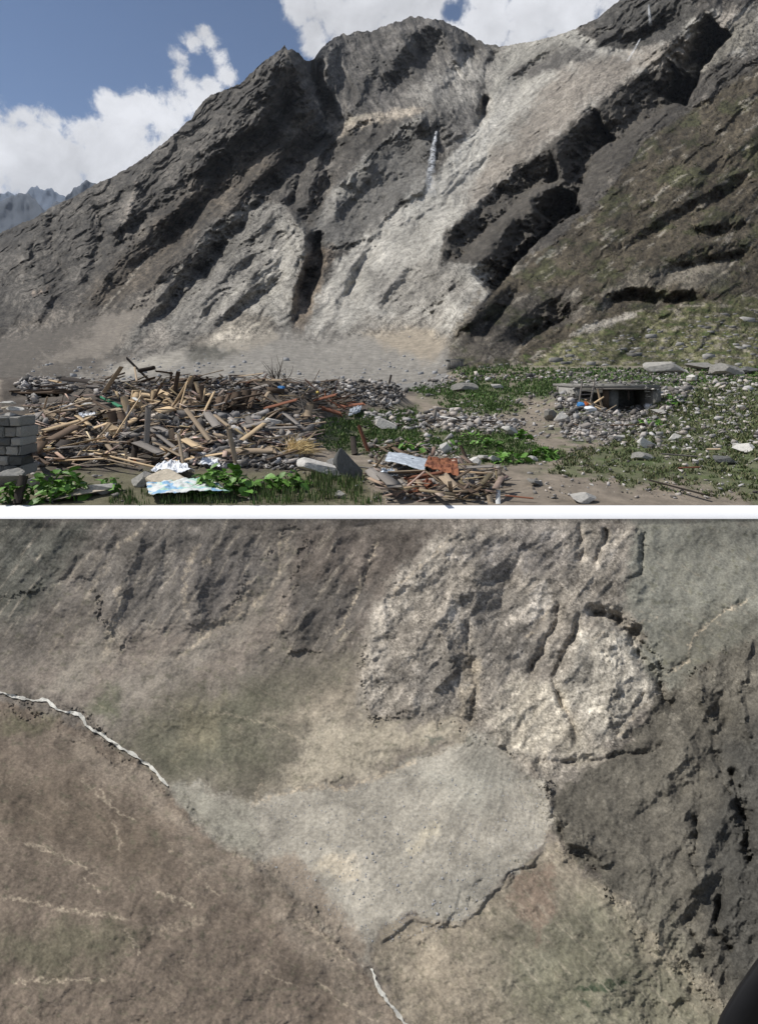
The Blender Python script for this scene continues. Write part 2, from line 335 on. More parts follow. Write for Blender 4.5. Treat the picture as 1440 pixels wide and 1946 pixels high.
    lip([(1440, 300), (1330, 370), (1230, 420), (1140, 480)], .035, 18, 30); lip([(1440, 405), (1380, 420), (1310, 424), (1290, 450)], .06, 24, 16); lip([(1440, 470), (1340, 480), (1240, 500)], .03, 18, 24)
    lip([(1300, -20), (1230, 20), (1170, 50), (1120, 70)], .08, 40, 40)
    stp([(1200, 545), (1150, 550), (1115, 575), (1085, 610), (1010, 625), (985, 650), (960, 690)], -.02, 10, 30)
    stp([(960, 570), (930, 590), (880, 620), (855, 650)], .03, 12, 40)
    cr([(850, 690), (870, 640), (900, 600), (935, 540), (960, 500), (1010, 450), (1100, 370)], -.035, 22, 60)
    cr([(600, 105), (600, 150), (612, 200), (625, 250)], .07, 22, 30)                           # notch gully
    cr([(541, 90), (560, 130), (590, 200), (612, 250)], -.05, 70, 22)
    cr([(541, 90), (510, 160), (500, 210), (440, 260), (400, 300), (330, 400), (250, 450), (180, 560), (120, 640)], -.045, 60, 45)
    cr([(505, 230), (420, 330), (380, 400), (290, 500)], .05, 40, 40)
    cr([(590, 130), (570, 210), (470, 300), (400, 380), (300, 520), (215, 660)], -.035, 40, 30)
    cr([(625, 250), (585, 290), (560, 370), (545, 400)], .07, 26, 30)
    cr([(640, 240), (610, 320), (590, 400), (583, 440)], .05, 30, 24)
    cr([(785, 35), (760, 90), (700, 140), (680, 190), (640, 235)], -.05, 60, 60)
    cr([(800, 32), (850, 90), (880, 140), (900, 170)], -.04, 50, 45)
    cr([(735, 60), (720, 130), (705, 180)], .03, 25, 25)
    cr([(640, 72), (625, 120), (622, 180)], -.03, 30, 26)
    cr([(950, 88), (925, 130), (920, 180), (915, 240)], .05, 26, 26)
    stp([(815, 206), (760, 208), (700, 215), (640, 235)], -.06, 8, 60)
    stp([(818, 212), (818, 290), (800, 360), (760, 380), (700, 450), (650, 465), (612, 470)], .03, 10, 40)
    cr([(815, 207), (760, 240), (715, 280), (670, 330), (640, 360), (600, 440)], -.04, 18, 50)
    cr([(930, 180), (920, 220), (905, 245)], .06, 14, 14)
    stp([(545, 380), (520, 350), (470, 380), (400, 440)], -.02, 10, 40)
    cr([(545, 400), (575, 440), (580, 490), (560, 545), (550, 615)], -.05, 50, 14)
    cr([(583, 440), (585, 500), (575, 560), (555, 640)], .05, 18, 20)
    cr([(480, 540), (430, 600), (390, 640)], -.03, 30, 20); cr([(540, 480), (470, 530), (430, 545), (350, 640)], -.03, 24, 24)
    cr([(500, 440), (400, 530), (330, 620)], .03, 24, 24); cr([(420, 430), (340, 520), (230, 660)], -.035, 22, 26)
    cr([(640, 560), (625, 610), (600, 640)], -.03, 22, 16); cr([(740, 440), (680, 510), (640, 600)], .03, 18, 18)
    cr([(900, 390), (820, 470), (760, 560), (735, 590)], -.02, 26, 26)
    cr([(45, 440), (60, 500), (100, 560), (60, 620)], -.05, 40, 30); cr([(100, 400), (100, 480), (130, 540)], .04, 24, 24)
    cr([(180, 380), (195, 450), (160, 560)], .05, 26, 26); cr([(260, 330), (240, 420), (210, 450)], -.04, 26, 30)
    for P, a in [([(1440, 250), (1320, 330), (1200, 400), (1120, 480)], -.02), ([(1440, 330), (1330, 400), (1200, 470), (1100, 540)], .022), ([(1440, 430), (1300, 480), (1200, 530)], -.02),
                 ([(1440, 480), (1330, 500), (1240, 530)], .03), ([(1320, 300), (1250, 340), (1150, 410), (1080, 470)], .015)]:
        cr(P, a, 30, 30)
    rel *= md * np.where((x < 640), 1.3, 1.); rel += lips * np.clip(1 + .6 * fbm(x / 38., y / 38., 4, .6, 952), .6, 1.4)
    # colour and roughness
    C = np.empty((len(x), 3)); C[:] = (.088, .082, .076); rough = np.full((len(x), 1), 1.0); Z = np.zeros(len(x), int)
    pz = lambda P, c, so=8, wa=12, sd=0, am=1.0: paint_poly(C, x, y, P, c, so, wa, sd, am)
    pr = lambda P, r, so=12: paint_poly(rough, x, y, P, (r,), so, 10, 0)
    pz([(60, 420), (200, 345), (400, 190), (420, 260), (300, 420), (120, 560), (0, 640), (0, 500)], (.1, .093, .085), 30, 20, 1)
    pz([(0, 640), (120, 600), (250, 450), (400, 320), (560, 250), (580, 300), (400, 420), (290, 560), (210, 660), (0, 700)], (.095, .081, .066), 30, 20, 2)
    pz([(600, 70), (900, 60), (940, 100), (900, 200), (640, 235), (600, 200)], (.105, .1, .097), 20, 12, 3)
    m = pz([(600, 60), (790, 20), (950, 86), (925, 180), (815, 208), (640, 236), (600, 150)], (.105, .1, .096), 14, 8, 3); Z[m] = 4
    pz([(840, 130), (920, 100), (1000, 85), (960, 140), (930, 190), (870, 215), (820, 200), (780, 180)], (.27, .262, .25), 22, 20, 4)
    pz([(615, 190), (628, 190), (640, 235), (625, 255)], (.24, .22, .2), 6, 4, 5)
    pz([(640, 232), (720, 212), (815, 204), (800, 216), (700, 238), (640, 262)], (.28, .25, .215), 5, 6, 6)
    m = pz([(215, 670), (250, 610), (330, 520), (400, 440), (480, 375), (540, 400), (585, 450), (590, 500), (560, 545), (560, 625), (530, 635), (480, 600), (380, 645), (330, 668)], (.19, .183, .172), 10, 14, 7); Z[m] = 2
    pz([(530, 400), (580, 440), (580, 500), (550, 540), (555, 610), (520, 620), (470, 580), (500, 520), (530, 470)], (.31, .3, .28), 12, 16, 8)
    pz([(250, 665), (300, 610), (330, 640), (300, 668)], (.26, .24, .22), 8, 10, 9, .8)
    m = pz([(590, 430), (640, 350), (720, 275), (815, 205), (830, 240), (815, 370), (760, 385), (700, 450), (640, 470), (600, 475)], (.135, .132, .128), 6, 6, 10); Z[m] = 2
    pr([(600, 430), (650, 350), (740, 280), (812, 230), (812, 350), (700, 440), (630, 460)], .35)
    pz([(600, 440), (640, 360), (700, 290), (812, 206), (818, 214), (740, 270), (690, 320), (640, 400)], (.24, .235, .225), 6, 6, 11)  # lit top edge of the cliff painted in as a lighter tone
    SL = [(985, 78), (1090, 55), (1135, 85), (1230, 100), (1262, 60), (1340, 30), (1500, 0), (1500, 70), (1340, 120), (1210, 140), (1170, 165), (1105, 220), (1050, 262), (1000, 312), (930, 385), (865, 440),
          (838, 480), (935, 500), (925, 560), (880, 612), (850, 645), (790, 625), (700, 625), (600, 655), (530, 645), (590, 560), (640, 500), (700, 440), (770, 385), (830, 345), (880, 270), (925, 230), (935, 160), (960, 110)]
    m = pz(SL, (.35, .342, .325), 7, 10, 12); Z[m] = 2
    pz([(960, 90), (1080, 60), (1110, 75), (1000, 150), (930, 180)], (.26, .255, .24), 16, 14, 13)
    pz([(1060, 130), (1230, 95), (1400, 20), (1440, 60), (1330, 120), (1210, 135), (1110, 210), (1000, 310), (880, 420), (900, 340), (990, 230)], (.245, .225, .205), 20, 16, 14)
    pz([(1040, 100), (1100, 80), (1130, 110), (1000, 150), (960, 145)], (.13, .125, .12), 8, 12, 15)
    pz([(780, 380), (900, 230), (960, 210), (900, 330), (820, 400), (740, 460)], (.42, .415, .4), 16, 18, 16, .8)
    pz([(600, 560), (660, 500), (740, 430), (800, 400), (860, 430), (800, 500), (690, 600), (600, 640)], (.38, .37, .35), 16, 20, 17, .6)
    pz([(820, 215), (900, 200), (920, 240), (870, 270), (830, 300)], (.15, .145, .14), 8, 14, 18)
    pz([(700, 520), (860, 480), (900, 560), (840, 600), (720, 590)], (.25, .24, .225), 20, 22, 19, .8)
    pz([(540, 640), (575, 610), (585, 615), (560, 645)], (.5, .49, .46), 4, 5, 20); pz([(600, 645), (630, 605), (655, 610), (620, 650)], (.46, .445, .42), 4, 5, 21)
    pz([(552, 650), (560, 560), (575, 500), (590, 470), (640, 470), (610, 540), (590, 600), (570, 650)], (.19, .16, .132), 8, 8, 22)
    # dark buttress and brush slope
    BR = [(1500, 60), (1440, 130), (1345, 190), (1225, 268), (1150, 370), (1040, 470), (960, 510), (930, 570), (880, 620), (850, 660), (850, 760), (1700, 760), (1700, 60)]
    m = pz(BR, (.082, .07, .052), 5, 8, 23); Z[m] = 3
    pz([(850, 430), (930, 380), (1050, 265), (1115, 215), (1210, 140), (1330, 110), (1330, 140), (1225, 265), (1120, 380), (960, 510), (930, 500), (830, 500)], (.09, .083, .075), 8, 10, 24)  # dark band: overhang shade put into the rock colour
    pz([(1310, 95), (1440, 10), (1440, 80), (1300, 150)], (.2, .19, .17), 8, 10, 25)
    pz([(1150, 0), (1330, -20), (1300, 60), (1200, 95), (1130, 90), (1130, 40)], (.085, .082, .078), 6, 10, 26)
    pz([(850, 700), (880, 610), (960, 560), (1100, 545), (1115, 600), (990, 640), (960, 690)], (.1, .09, .078), 6, 10, 27)
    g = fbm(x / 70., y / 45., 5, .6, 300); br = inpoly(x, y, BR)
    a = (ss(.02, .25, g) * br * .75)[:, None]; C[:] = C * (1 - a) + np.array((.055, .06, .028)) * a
    ca, sa = math.cos(R(35)), math.sin(R(35)); u = x * ca - y * sa; v = x * sa + y * ca
    pr_ = fbm(u / 60., v / 16., 5, .62, 310); a = (ss(.16, .34, pr_) * br * .6)[:, None]; C[:] = C * (1 - a) + np.array((.25, .235, .21)) * a
    pz([(1160, 540), (1260, 500), (1380, 500), (1380, 545), (1260, 550), (1180, 560), (1120, 600)], (.19, .175, .15), 10, 14, 28, .7)
    m = pz([(1000, 700), (1090, 640), (1200, 600), (1440, 560), (1700, 540), (1700, 760), (850, 760)], (.13, .13, .07), 8, 10, 29); Z[m] = 5
    g2 = fbm(x / 26., y / 9., 5, .65, 320); lw = inpoly(x, y, [(900, 705), (1090, 640), (1200, 590), (1440, 555), (1700, 540), (1700, 760), (850, 760)])
    a = (ss(.05, .3, g2) * lw * .8)[:, None]; C[:] = C * (1 - a) + np.array((.24, .22, .19)) * a
    a = (ss(.1, .3, -g2) * lw * .8)[:, None]; C[:] = C * (1 - a) + np.array((.07, .1, .03)) * a
    pz([(1080, 640), (1110, 620), (1205, 592), (1210, 600), (1130, 628)], (.32, .3, .27), 3, 4, 30)
    pr([(850, 480), (900, 400), (1040, 290), (1070, 225), (1240, 170), (1300, 60), (1330, 60), (1330, 150), (1225, 262), (1120, 375), (960, 505), (900, 500)], .4)
    pr([(985, 78), (1130, 75), (1240, 105), (1110, 205), (1000, 300), (880, 410), (800, 520), (680, 620), (600, 650), (560, 620), (640, 500), (770, 385), (870, 270), (930, 180)], .55, 30)
    # scree and fan
    m = pz([(-300, 760), (-300, 640), (0, 640), (110, 590), (225, 580), (300, 540), (290, 580), (215, 672), (340, 668), (400, 640), (480, 603), (530, 632), (560, 640), (600, 652), (700, 622), (800, 622), (850, 645), (850, 760)], (.118, .107, .095), 16, 16, 31); Z[m] = 1
    pr([(-300, 760), (-300, 640), (0, 650), (225, 590), (290, 580), (215, 672), (340, 668), (530, 632), (600, 652), (800, 625), (850, 648), (850, 760)], .1, 10)
    pz([(560, 640), (640, 650), (700, 600), (760, 610), (840, 600), (850, 660), (700, 700), (540, 680)], (.2, .185, .165), 12, 16, 65, .6); pz([(330, 668), (400, 640), (440, 600), (500, 590), (530, 632), (430, 668)], (.23, .21, .18), 10, 12, 66, .7); pz([(200, 600), (300, 545), (310, 560), (240, 640), (190, 680), (80, 690)], (.19, .172, .152), 12, 16, 67, .7)
    pz([(200, 700), (340, 670), (530, 634), (700, 625), (850, 645), (850, 700), (770, 748), (150, 748)], (.22, .212, .2), 30, 20, 32)
    pz([(200, 705), (345, 662), (350, 690), (260, 712)], (.29, .276, .252), 8, 8, 33)
    pz([(355, 655), (480, 605), (530, 640), (500, 660), (430, 665)], (.27, .25, .22), 8, 8, 34)
    pz([(690, 632), (810, 620), (850, 645), (820, 690), (740, 660)], (.27, .24, .2), 12, 8, 35)
    pz([(352, 672), (380, 655), (430, 665), (460, 672), (420, 684), (360, 690)], (.1, .098, .085), 6, 8, 36, .75)
    for P, c, wd in [([(180, 605), (240, 540), (300, 460), (325, 405)], (.25, .23, .2), 3), ([(280, 570), (355, 500), (350, 505)], (.3, .28, .25), 4), ([(230, 425), (250, 385), (262, 340)], (.22, .2, .18), 6),
                     ([(170, 385), (182, 410), (192, 448)], (.26, .24, .22), 2.5), ([(95, 385), (65, 470), (75, 520)], (.15, .14, .125), 4), ([(290, 565), (390, 460), (470, 385)], (.26, .25, .23), 3.5),
                     ([(60, 560), (90, 548), (95, 540)], (.24, .2, .17), 5), ([(340, 560), (430, 500), (500, 410)], (.24, .23, .21), 3), ([(370, 640), (440, 560), (500, 520), (560, 440)], (.27, .26, .24), 4),
                     ([(1440, 130), (1345, 195), (1225, 270)], (.08, .07, .05), 5), ([(965, 500), (930, 530), (885, 600), (850, 650)], (.2, .18, .15), 8), ([(700, 215), (640, 240)], (.26, .24, .2), 4),
                     ([(1060, 470), (1015, 500)], (.2, .2, .18), 5), ([(600, 190), (612, 215), (622, 245)], (.3, .28, .25), 3), ([(930, 180), (925, 240), (860, 350)], (.36, .35, .33), 5)]:
        if len(set(P)) > 1: paint_line(C, x, y, P, c, wd, .85, 5, int(P[0][0]))
    # rock relief noise, strata rising to the upper right
    th = R(43); ca, sa = math.cos(th), math.sin(th); wx = x + 18 * fbm(x / 60., y / 60., 3, .5, 200); wy = y + 18 * fbm(x / 60., y / 60., 3, .5, 210)
    u = wx * ca - wy * sa; v = wx * sa + wy * ca
    pk = ss(560, 640, x) * ss(250, 200, y) * ss(960, 900, x)
    t2 = R(-62); u2 = wx * math.cos(t2) - wy * math.sin(t2); v2 = wx * math.sin(t2) + wy * math.cos(t2)
    nA = ridged(u / 330., v / 44., 7, .6, 100) * .024 + ridged(u / 90., v / 17., 5, .6, 140) * .009 + (facets(u / 150., v / 34., 3, .5, 11) - .4) * .024
    nB = ridged(u2 / 240., v2 / 40., 7, .6, 105) * .03 + (facets(u2 / 90., v2 / 36., 3, .5, 17) - .4) * .02
    nz = nA * (1 - pk) + nB * pk + ridged(wx / 60., wy / 60., 7, .62, 120) * .010 + (facets(wx / 30., wy / 34., 3, .5, 31) - .4) * .009
    nz *= 1 - .35 * (Z == 3) - .3 * (Z == 5)
    r = rough[:, 0]; far = ss(250, 60, y) * (x < 980)
    nz = nz * r * ss(.05, .3, r) + ridged(u / 15., v / 6., 3, .6, 155) * .0028 * ss(.2, .5, r) + fbm(x / 50., y / 40., 6, .6, 150) * .003
    D = D0 * (1 + rel * (.3 + .7 * r) - nz)
    # albedo mottling: streaks along the strata
    st_ = (fbm(u / 60., v / 7., 6, .68, 160) * (1 - pk) + fbm(u2 / 50., v2 / 8., 6, .68, 163) * pk) * .8; st2 = fbm(x / 12., y / 12., 5, .7, 170)
    ck = np.abs(fbm(wx / 40. + 9, wy / 30., 5, .6, 180)); ck2 = np.abs(fbm(u / 60., v / 14., 5, .62, 185)); crack = 1 - .5 * (1 - ss(0, .035, ck)) * r - .45 * (1 - ss(0, .04, ck2)) * r
    C *= (np.clip(1 + (1.25 * st_ + (1.1 - .5 * (Z == 2)) * st2 + .4 * fbm(x / 3.6, y / 3.6, 2, .9, 175)) * (.18 + .82 * r), .28, 2.2) * crack)[:, None]
    C *= (1 + .9 * fbm(x / 95., y / 80., 4, .6, 190) * r)[:, None]; dk = (C.mean(1) < .12)[:, None]; C *= np.where(dk, .86, 1.04)
    low = (y > 700); 
    C *= np.array((1.03, 1, .93))
    xt = np.tile(true1, nr)
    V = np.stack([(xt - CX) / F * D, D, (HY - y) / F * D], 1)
    # back of the ridge so that the mountain has a far side
    top = V[:nc].copy(); b1 = top * np.array([1.1, 1.1, 1.0]); b1[:, 2] -= 60; b2 = top * np.array([1.6, 1.6, 0]); b2[:, 2] = -20
    VB = np.concatenate([b2, b1, top]); FB = grid_faces(3, nc)
    Fc = grid_faces(nr, nc)
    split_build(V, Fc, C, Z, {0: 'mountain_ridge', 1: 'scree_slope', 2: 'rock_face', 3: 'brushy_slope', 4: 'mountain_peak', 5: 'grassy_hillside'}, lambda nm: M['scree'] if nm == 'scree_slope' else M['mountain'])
    tag(obj('mountain_back', np_mesh('mountain_back', VB, FB, np.full((len(VB), 3), .09), True), M['mountain']), kind='structure')
    return V.reshape(nr, nc, 3), true1, sk
MV, MPX, MSK = mountain()
def mountain_point(px, py):
    c = int(np.searchsorted(MPX, px)); r = (py - MSK[c]) / (748 - MSK[c]) * (MV.shape[0] - 1)
    return Vector(MV[int(np.clip(round(r), 0, MV.shape[0] - 1)), c].tolist())

def far_mountain(name, sky, D, col, seed):
    nc, nr = 200, 40; px1 = np.linspace(sky[0][0], sky[-1][0], nc); sx, sy = zip(*sky); sk = np.interp(px1, sx, sy) + fbm(px1 / 14., px1 * 0 + seed, 5, .62, seed) * 12
    t = np.linspace(0, 1, nr)[:, None]; y = (sk[None] + (560 - sk[None]) * t).ravel(); x = np.broadcast_to(px1, (nr, nc)).ravel()
    d = D * (1 - .25 * (y - 350) / 200.) * (1 - .018 * ridged(x / 40., y / 50., 6, .6, seed + 5))
    V = np.stack([(x - CX) / F * d, d, (HY - y) / F * d], 1); C = np.empty((len(x), 3)); C[:] = col  # bluish col: distance haze put into the rock colour
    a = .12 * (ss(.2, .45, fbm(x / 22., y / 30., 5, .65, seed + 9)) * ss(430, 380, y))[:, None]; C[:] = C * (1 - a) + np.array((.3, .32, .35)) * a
    b = V[:nc] * 1.3; b[:, 2] = 0
    V2 = np.concatenate([b, V]); C2 = np.concatenate([C[:nc], C])
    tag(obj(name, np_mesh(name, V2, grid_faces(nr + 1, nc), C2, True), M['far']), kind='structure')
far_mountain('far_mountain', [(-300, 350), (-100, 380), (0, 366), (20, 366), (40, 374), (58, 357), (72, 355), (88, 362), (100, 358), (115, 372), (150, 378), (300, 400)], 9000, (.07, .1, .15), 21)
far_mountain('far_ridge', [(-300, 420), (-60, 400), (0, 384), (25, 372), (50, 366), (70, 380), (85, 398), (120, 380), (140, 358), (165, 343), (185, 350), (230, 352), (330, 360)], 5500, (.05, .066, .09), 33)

# ------------------------------------------------------------------ village ground
def H(x, y):
    x = np.asarray(x, float); y = np.asarray(y, float); px = CX + F * x / y
    h = -2.6 + .05 * np.clip(y - 60, 0, 400) * ss(760, 900, px)
    n1 = fbm(x / 3.5, y / 3.5, 4, .55, 400); n2 = fbm(x / 1.1, y / 1.1, 3, .5, 410)
    h1 = ss(14.2, 25, y + .8 * n1) * (1 - ss(27, 34, y)) * (1 - ss(560, 680, px)) * (2.1 + .35 * n1 + .12 * n2)
    h1 = h1 - .5 * ss(22, 23.5, y) * (1 - ss(25, 26, y)) * ss(50, 62, px) * (1 - ss(128, 145, px))
    h2 = ss(33, 40.5, y) * (1 - ss(42, 50, y)) * ss(440, 560, px) * (1 - ss(725, 800, px)) * (1.75 + .3 * n1 + .15 * n2)
    xs = (1170 - CX) / F * 36
    h3 = 1.2 * np.exp(-((x - xs + 3.2) / 1.7) ** 2 - ((y - 35.5) / 2.2) ** 2) + 1.25 * np.exp(-((x - xs - 3.6) / 1.9) ** 2 - ((y - 35.5) / 3) ** 2) + 1.4 * np.exp(-((x - xs) / 4) ** 2 - ((y - 40.5) / 2.2) ** 2)
    h4 = .22 * np.exp(-((y - 27.5) / 1.2) ** 2) * ss(610, 660, px) * (1 - ss(960, 1010, px)) + .3 * np.exp(-((y - 30) / 2.) ** 2) * ss(1060, 1100, px) * (1 - ss(1250, 1300, px))
    rough = .09 * n1 + .03 * n2 + .25 * ss(45, 90, y) * n1
    e = ss(11.4, 13.0, y)
    return h + np.maximum(h1, 0) + np.maximum(h2, 0) + h3 + h4 + rough * e - .08 * (1 - e)
def ground_at(px, py, dmin=11.4):
    d = np.concatenate([np.linspace(dmin, 60, 900), np.linspace(60.3, 260, 500)])
    xx = (px - CX) / F * d; z = (HY - py) / F * d; hh = H(xx, d); k = np.where(z < hh)[0]
    i = k[0] if len(k) else len(d) - 1
    return Vector((float(xx[i]), float(d[i]), float(hh[i])))
_gd = np.concatenate([np.linspace(11.4, 60, 700), np.linspace(60.4, 260, 250)]); _gp = np.linspace(-200, 1640, 900)
_GH = H((_gp[:, None] - CX) / F * _gd[None], np.broadcast_to(_gd, (900, len(_gd))))
def ground_many(px, py):
    out = np.empty((len(px), 3)); d = _gd
    for s in range(0, len(px), 4000):
        p = px[s:s + 4000]; q = py[s:s + 4000, None]; k = np.clip(np.round((p + 200) / 1840 * 899).astype(int), 0, 899); hh = _GH[k]; z = (HY - q) / F * d[None]
        i = np.argmax(z < hh, 1); i = np.where((z < hh).any(1), i, len(d) - 1); r = np.arange(len(i)); out[s:s + 4000] = np.stack([(p - CX) / F * d[i], d[i], hh[r, i]], 1)
    return out
# where things grow (photo pixels of the ground seen)
GREEN = [[(600, 800), (680, 785), (790, 780), (800, 830), (870, 850), (760, 870), (620, 850)], [(780, 740), (880, 728), (1090, 722), (1110, 735), (1040, 752), (900, 760), (800, 752)],
         [(840, 765), (960, 758), (1000, 775), (960, 785), (860, 786)], [(800, 825), (960, 815), (1030, 850), (1080, 870), (960, 885), (860, 870)],
         [(1270, 740), (1440, 725), (1700, 720), (1700, 960), (1440, 960), (1380, 930), (1290, 915), (1180, 920), (1080, 870), (1160, 850), (1260, 800)], [(780, 700), (900, 690), (1010, 700), (900, 712)]]
def ground():
    nc, nr = 760, 330; px1 = np.linspace(-900, 2340, nc); d1 = 11.35 * (260 / 11.35) ** np.linspace(0, 1, nr)
    d = np.repeat(d1, nc); px = np.tile(px1, nr); x = (px - CX) / F * d; z = H(x, d); py = HY - z / d * F
    C = np.empty((len(x), 3)); C[:] = (.225, .19, .15)
    for i, P in enumerate(GREEN): paint_poly(C, px, py, P, (.085, .105, .045), 12, 14, 500 + i, .75)
    paint_poly(C, px, py, [(0, 712), (740, 712), (790, 745), (700, 790), (620, 800), (600, 860), (560, 900), (0, 910)], (.10, .085, .07), 6, 8, 510)
    paint_poly(C, px, py, [(1040, 740), (1090, 700), (1300, 700), (1300, 745), (1240, 800), (1180, 830), (1080, 840)], (.17, .15, .13), 6, 8, 511)
    paint_poly(C, px, py, [(0, 900), (700, 890), (720, 970), (0, 970)], (.13, .12, .075), 10, 12, 512)
    g = fbm(x / 1.4, d / 1.4, 5, .62, 520); a = (ss(-.05, .22, g) * ss(960, 1100, px) * (d > 13) * .65 * ss(948, 900, py))[:, None]; C[:] = C * (1 - a) + np.array((.075, .11, .033)) * a
    g = fbm(x / .5, d / .5, 4, .6, 530); C *= (1 + .4 * g)[:, None]
    far = ((d > 75) & (px < 850)); C[far] = (.2, .192, .18)
    tag(obj('ground', np_mesh('ground', np.stack([x, d, z], 1), grid_faces(nr, nc)[:, ::-1], C, True), M['ground']), kind='structure')
    me = np_mesh('base_ground', [(-9000, -3000, -9), (9000, -3000, -9), (9000, 16000, -9), (-9000, 16000, -9)], [(0, 1, 2, 3)])
    tag(obj('base_ground', me, M['under']), kind='structure')
ground()
def white_gap():
    # added white strip for the blank gap between both views, sloped to catch sun
    z0, z1 = (HY - 960) / F * 11.36, (HY - 988.5) / F * 10.62
    X = 34; xs = np.linspace(-X, X, 80); prof = [(12.2, z0 - .15), (11.36, z0), (10.62, z1), (10.62, -7.0)]
    V = [(a, p[0], p[1]) for p in prof for a in xs]
    tag(obj('gap_strip', np_mesh('gap_strip', V, grid_faces(4, 80)[:, ::-1]), M['gap_fill']), 'long white added strip filling the gap between village ground and valley below', 'wall')
white_gap()

def haze():
    m = bpy.data.materials.new('haze'); m.use_nodes = True; nt = m.node_tree; nt.nodes.clear(); o_ = nt.nodes.new('ShaderNodeOutputMaterial'); v = nt.nodes.new('ShaderNodeVolumePrincipled')
    v.inputs['Color'].default_value = (.8, .88, 1, 1); v.inputs['Density'].default_value = 2.2e-5; nt.links.new(v.outputs[0], o_.inputs['Volume'])
    V = [(x, y, z) for z in (-10, 3600) for x, y in ((-9900, -3500), (9900, -3500), (9900, 16900), (-9900, 16900))]
    tag(obj('haze', np_mesh('haze', V, [(3, 2, 1, 0), (4, 5, 6, 7), (0, 1, 5, 4), (1, 2, 6, 5), (2, 3, 7, 6), (3, 0, 4, 7)]), m), 'thin mountain air veiling the far peaks', kind='stuff')
haze()
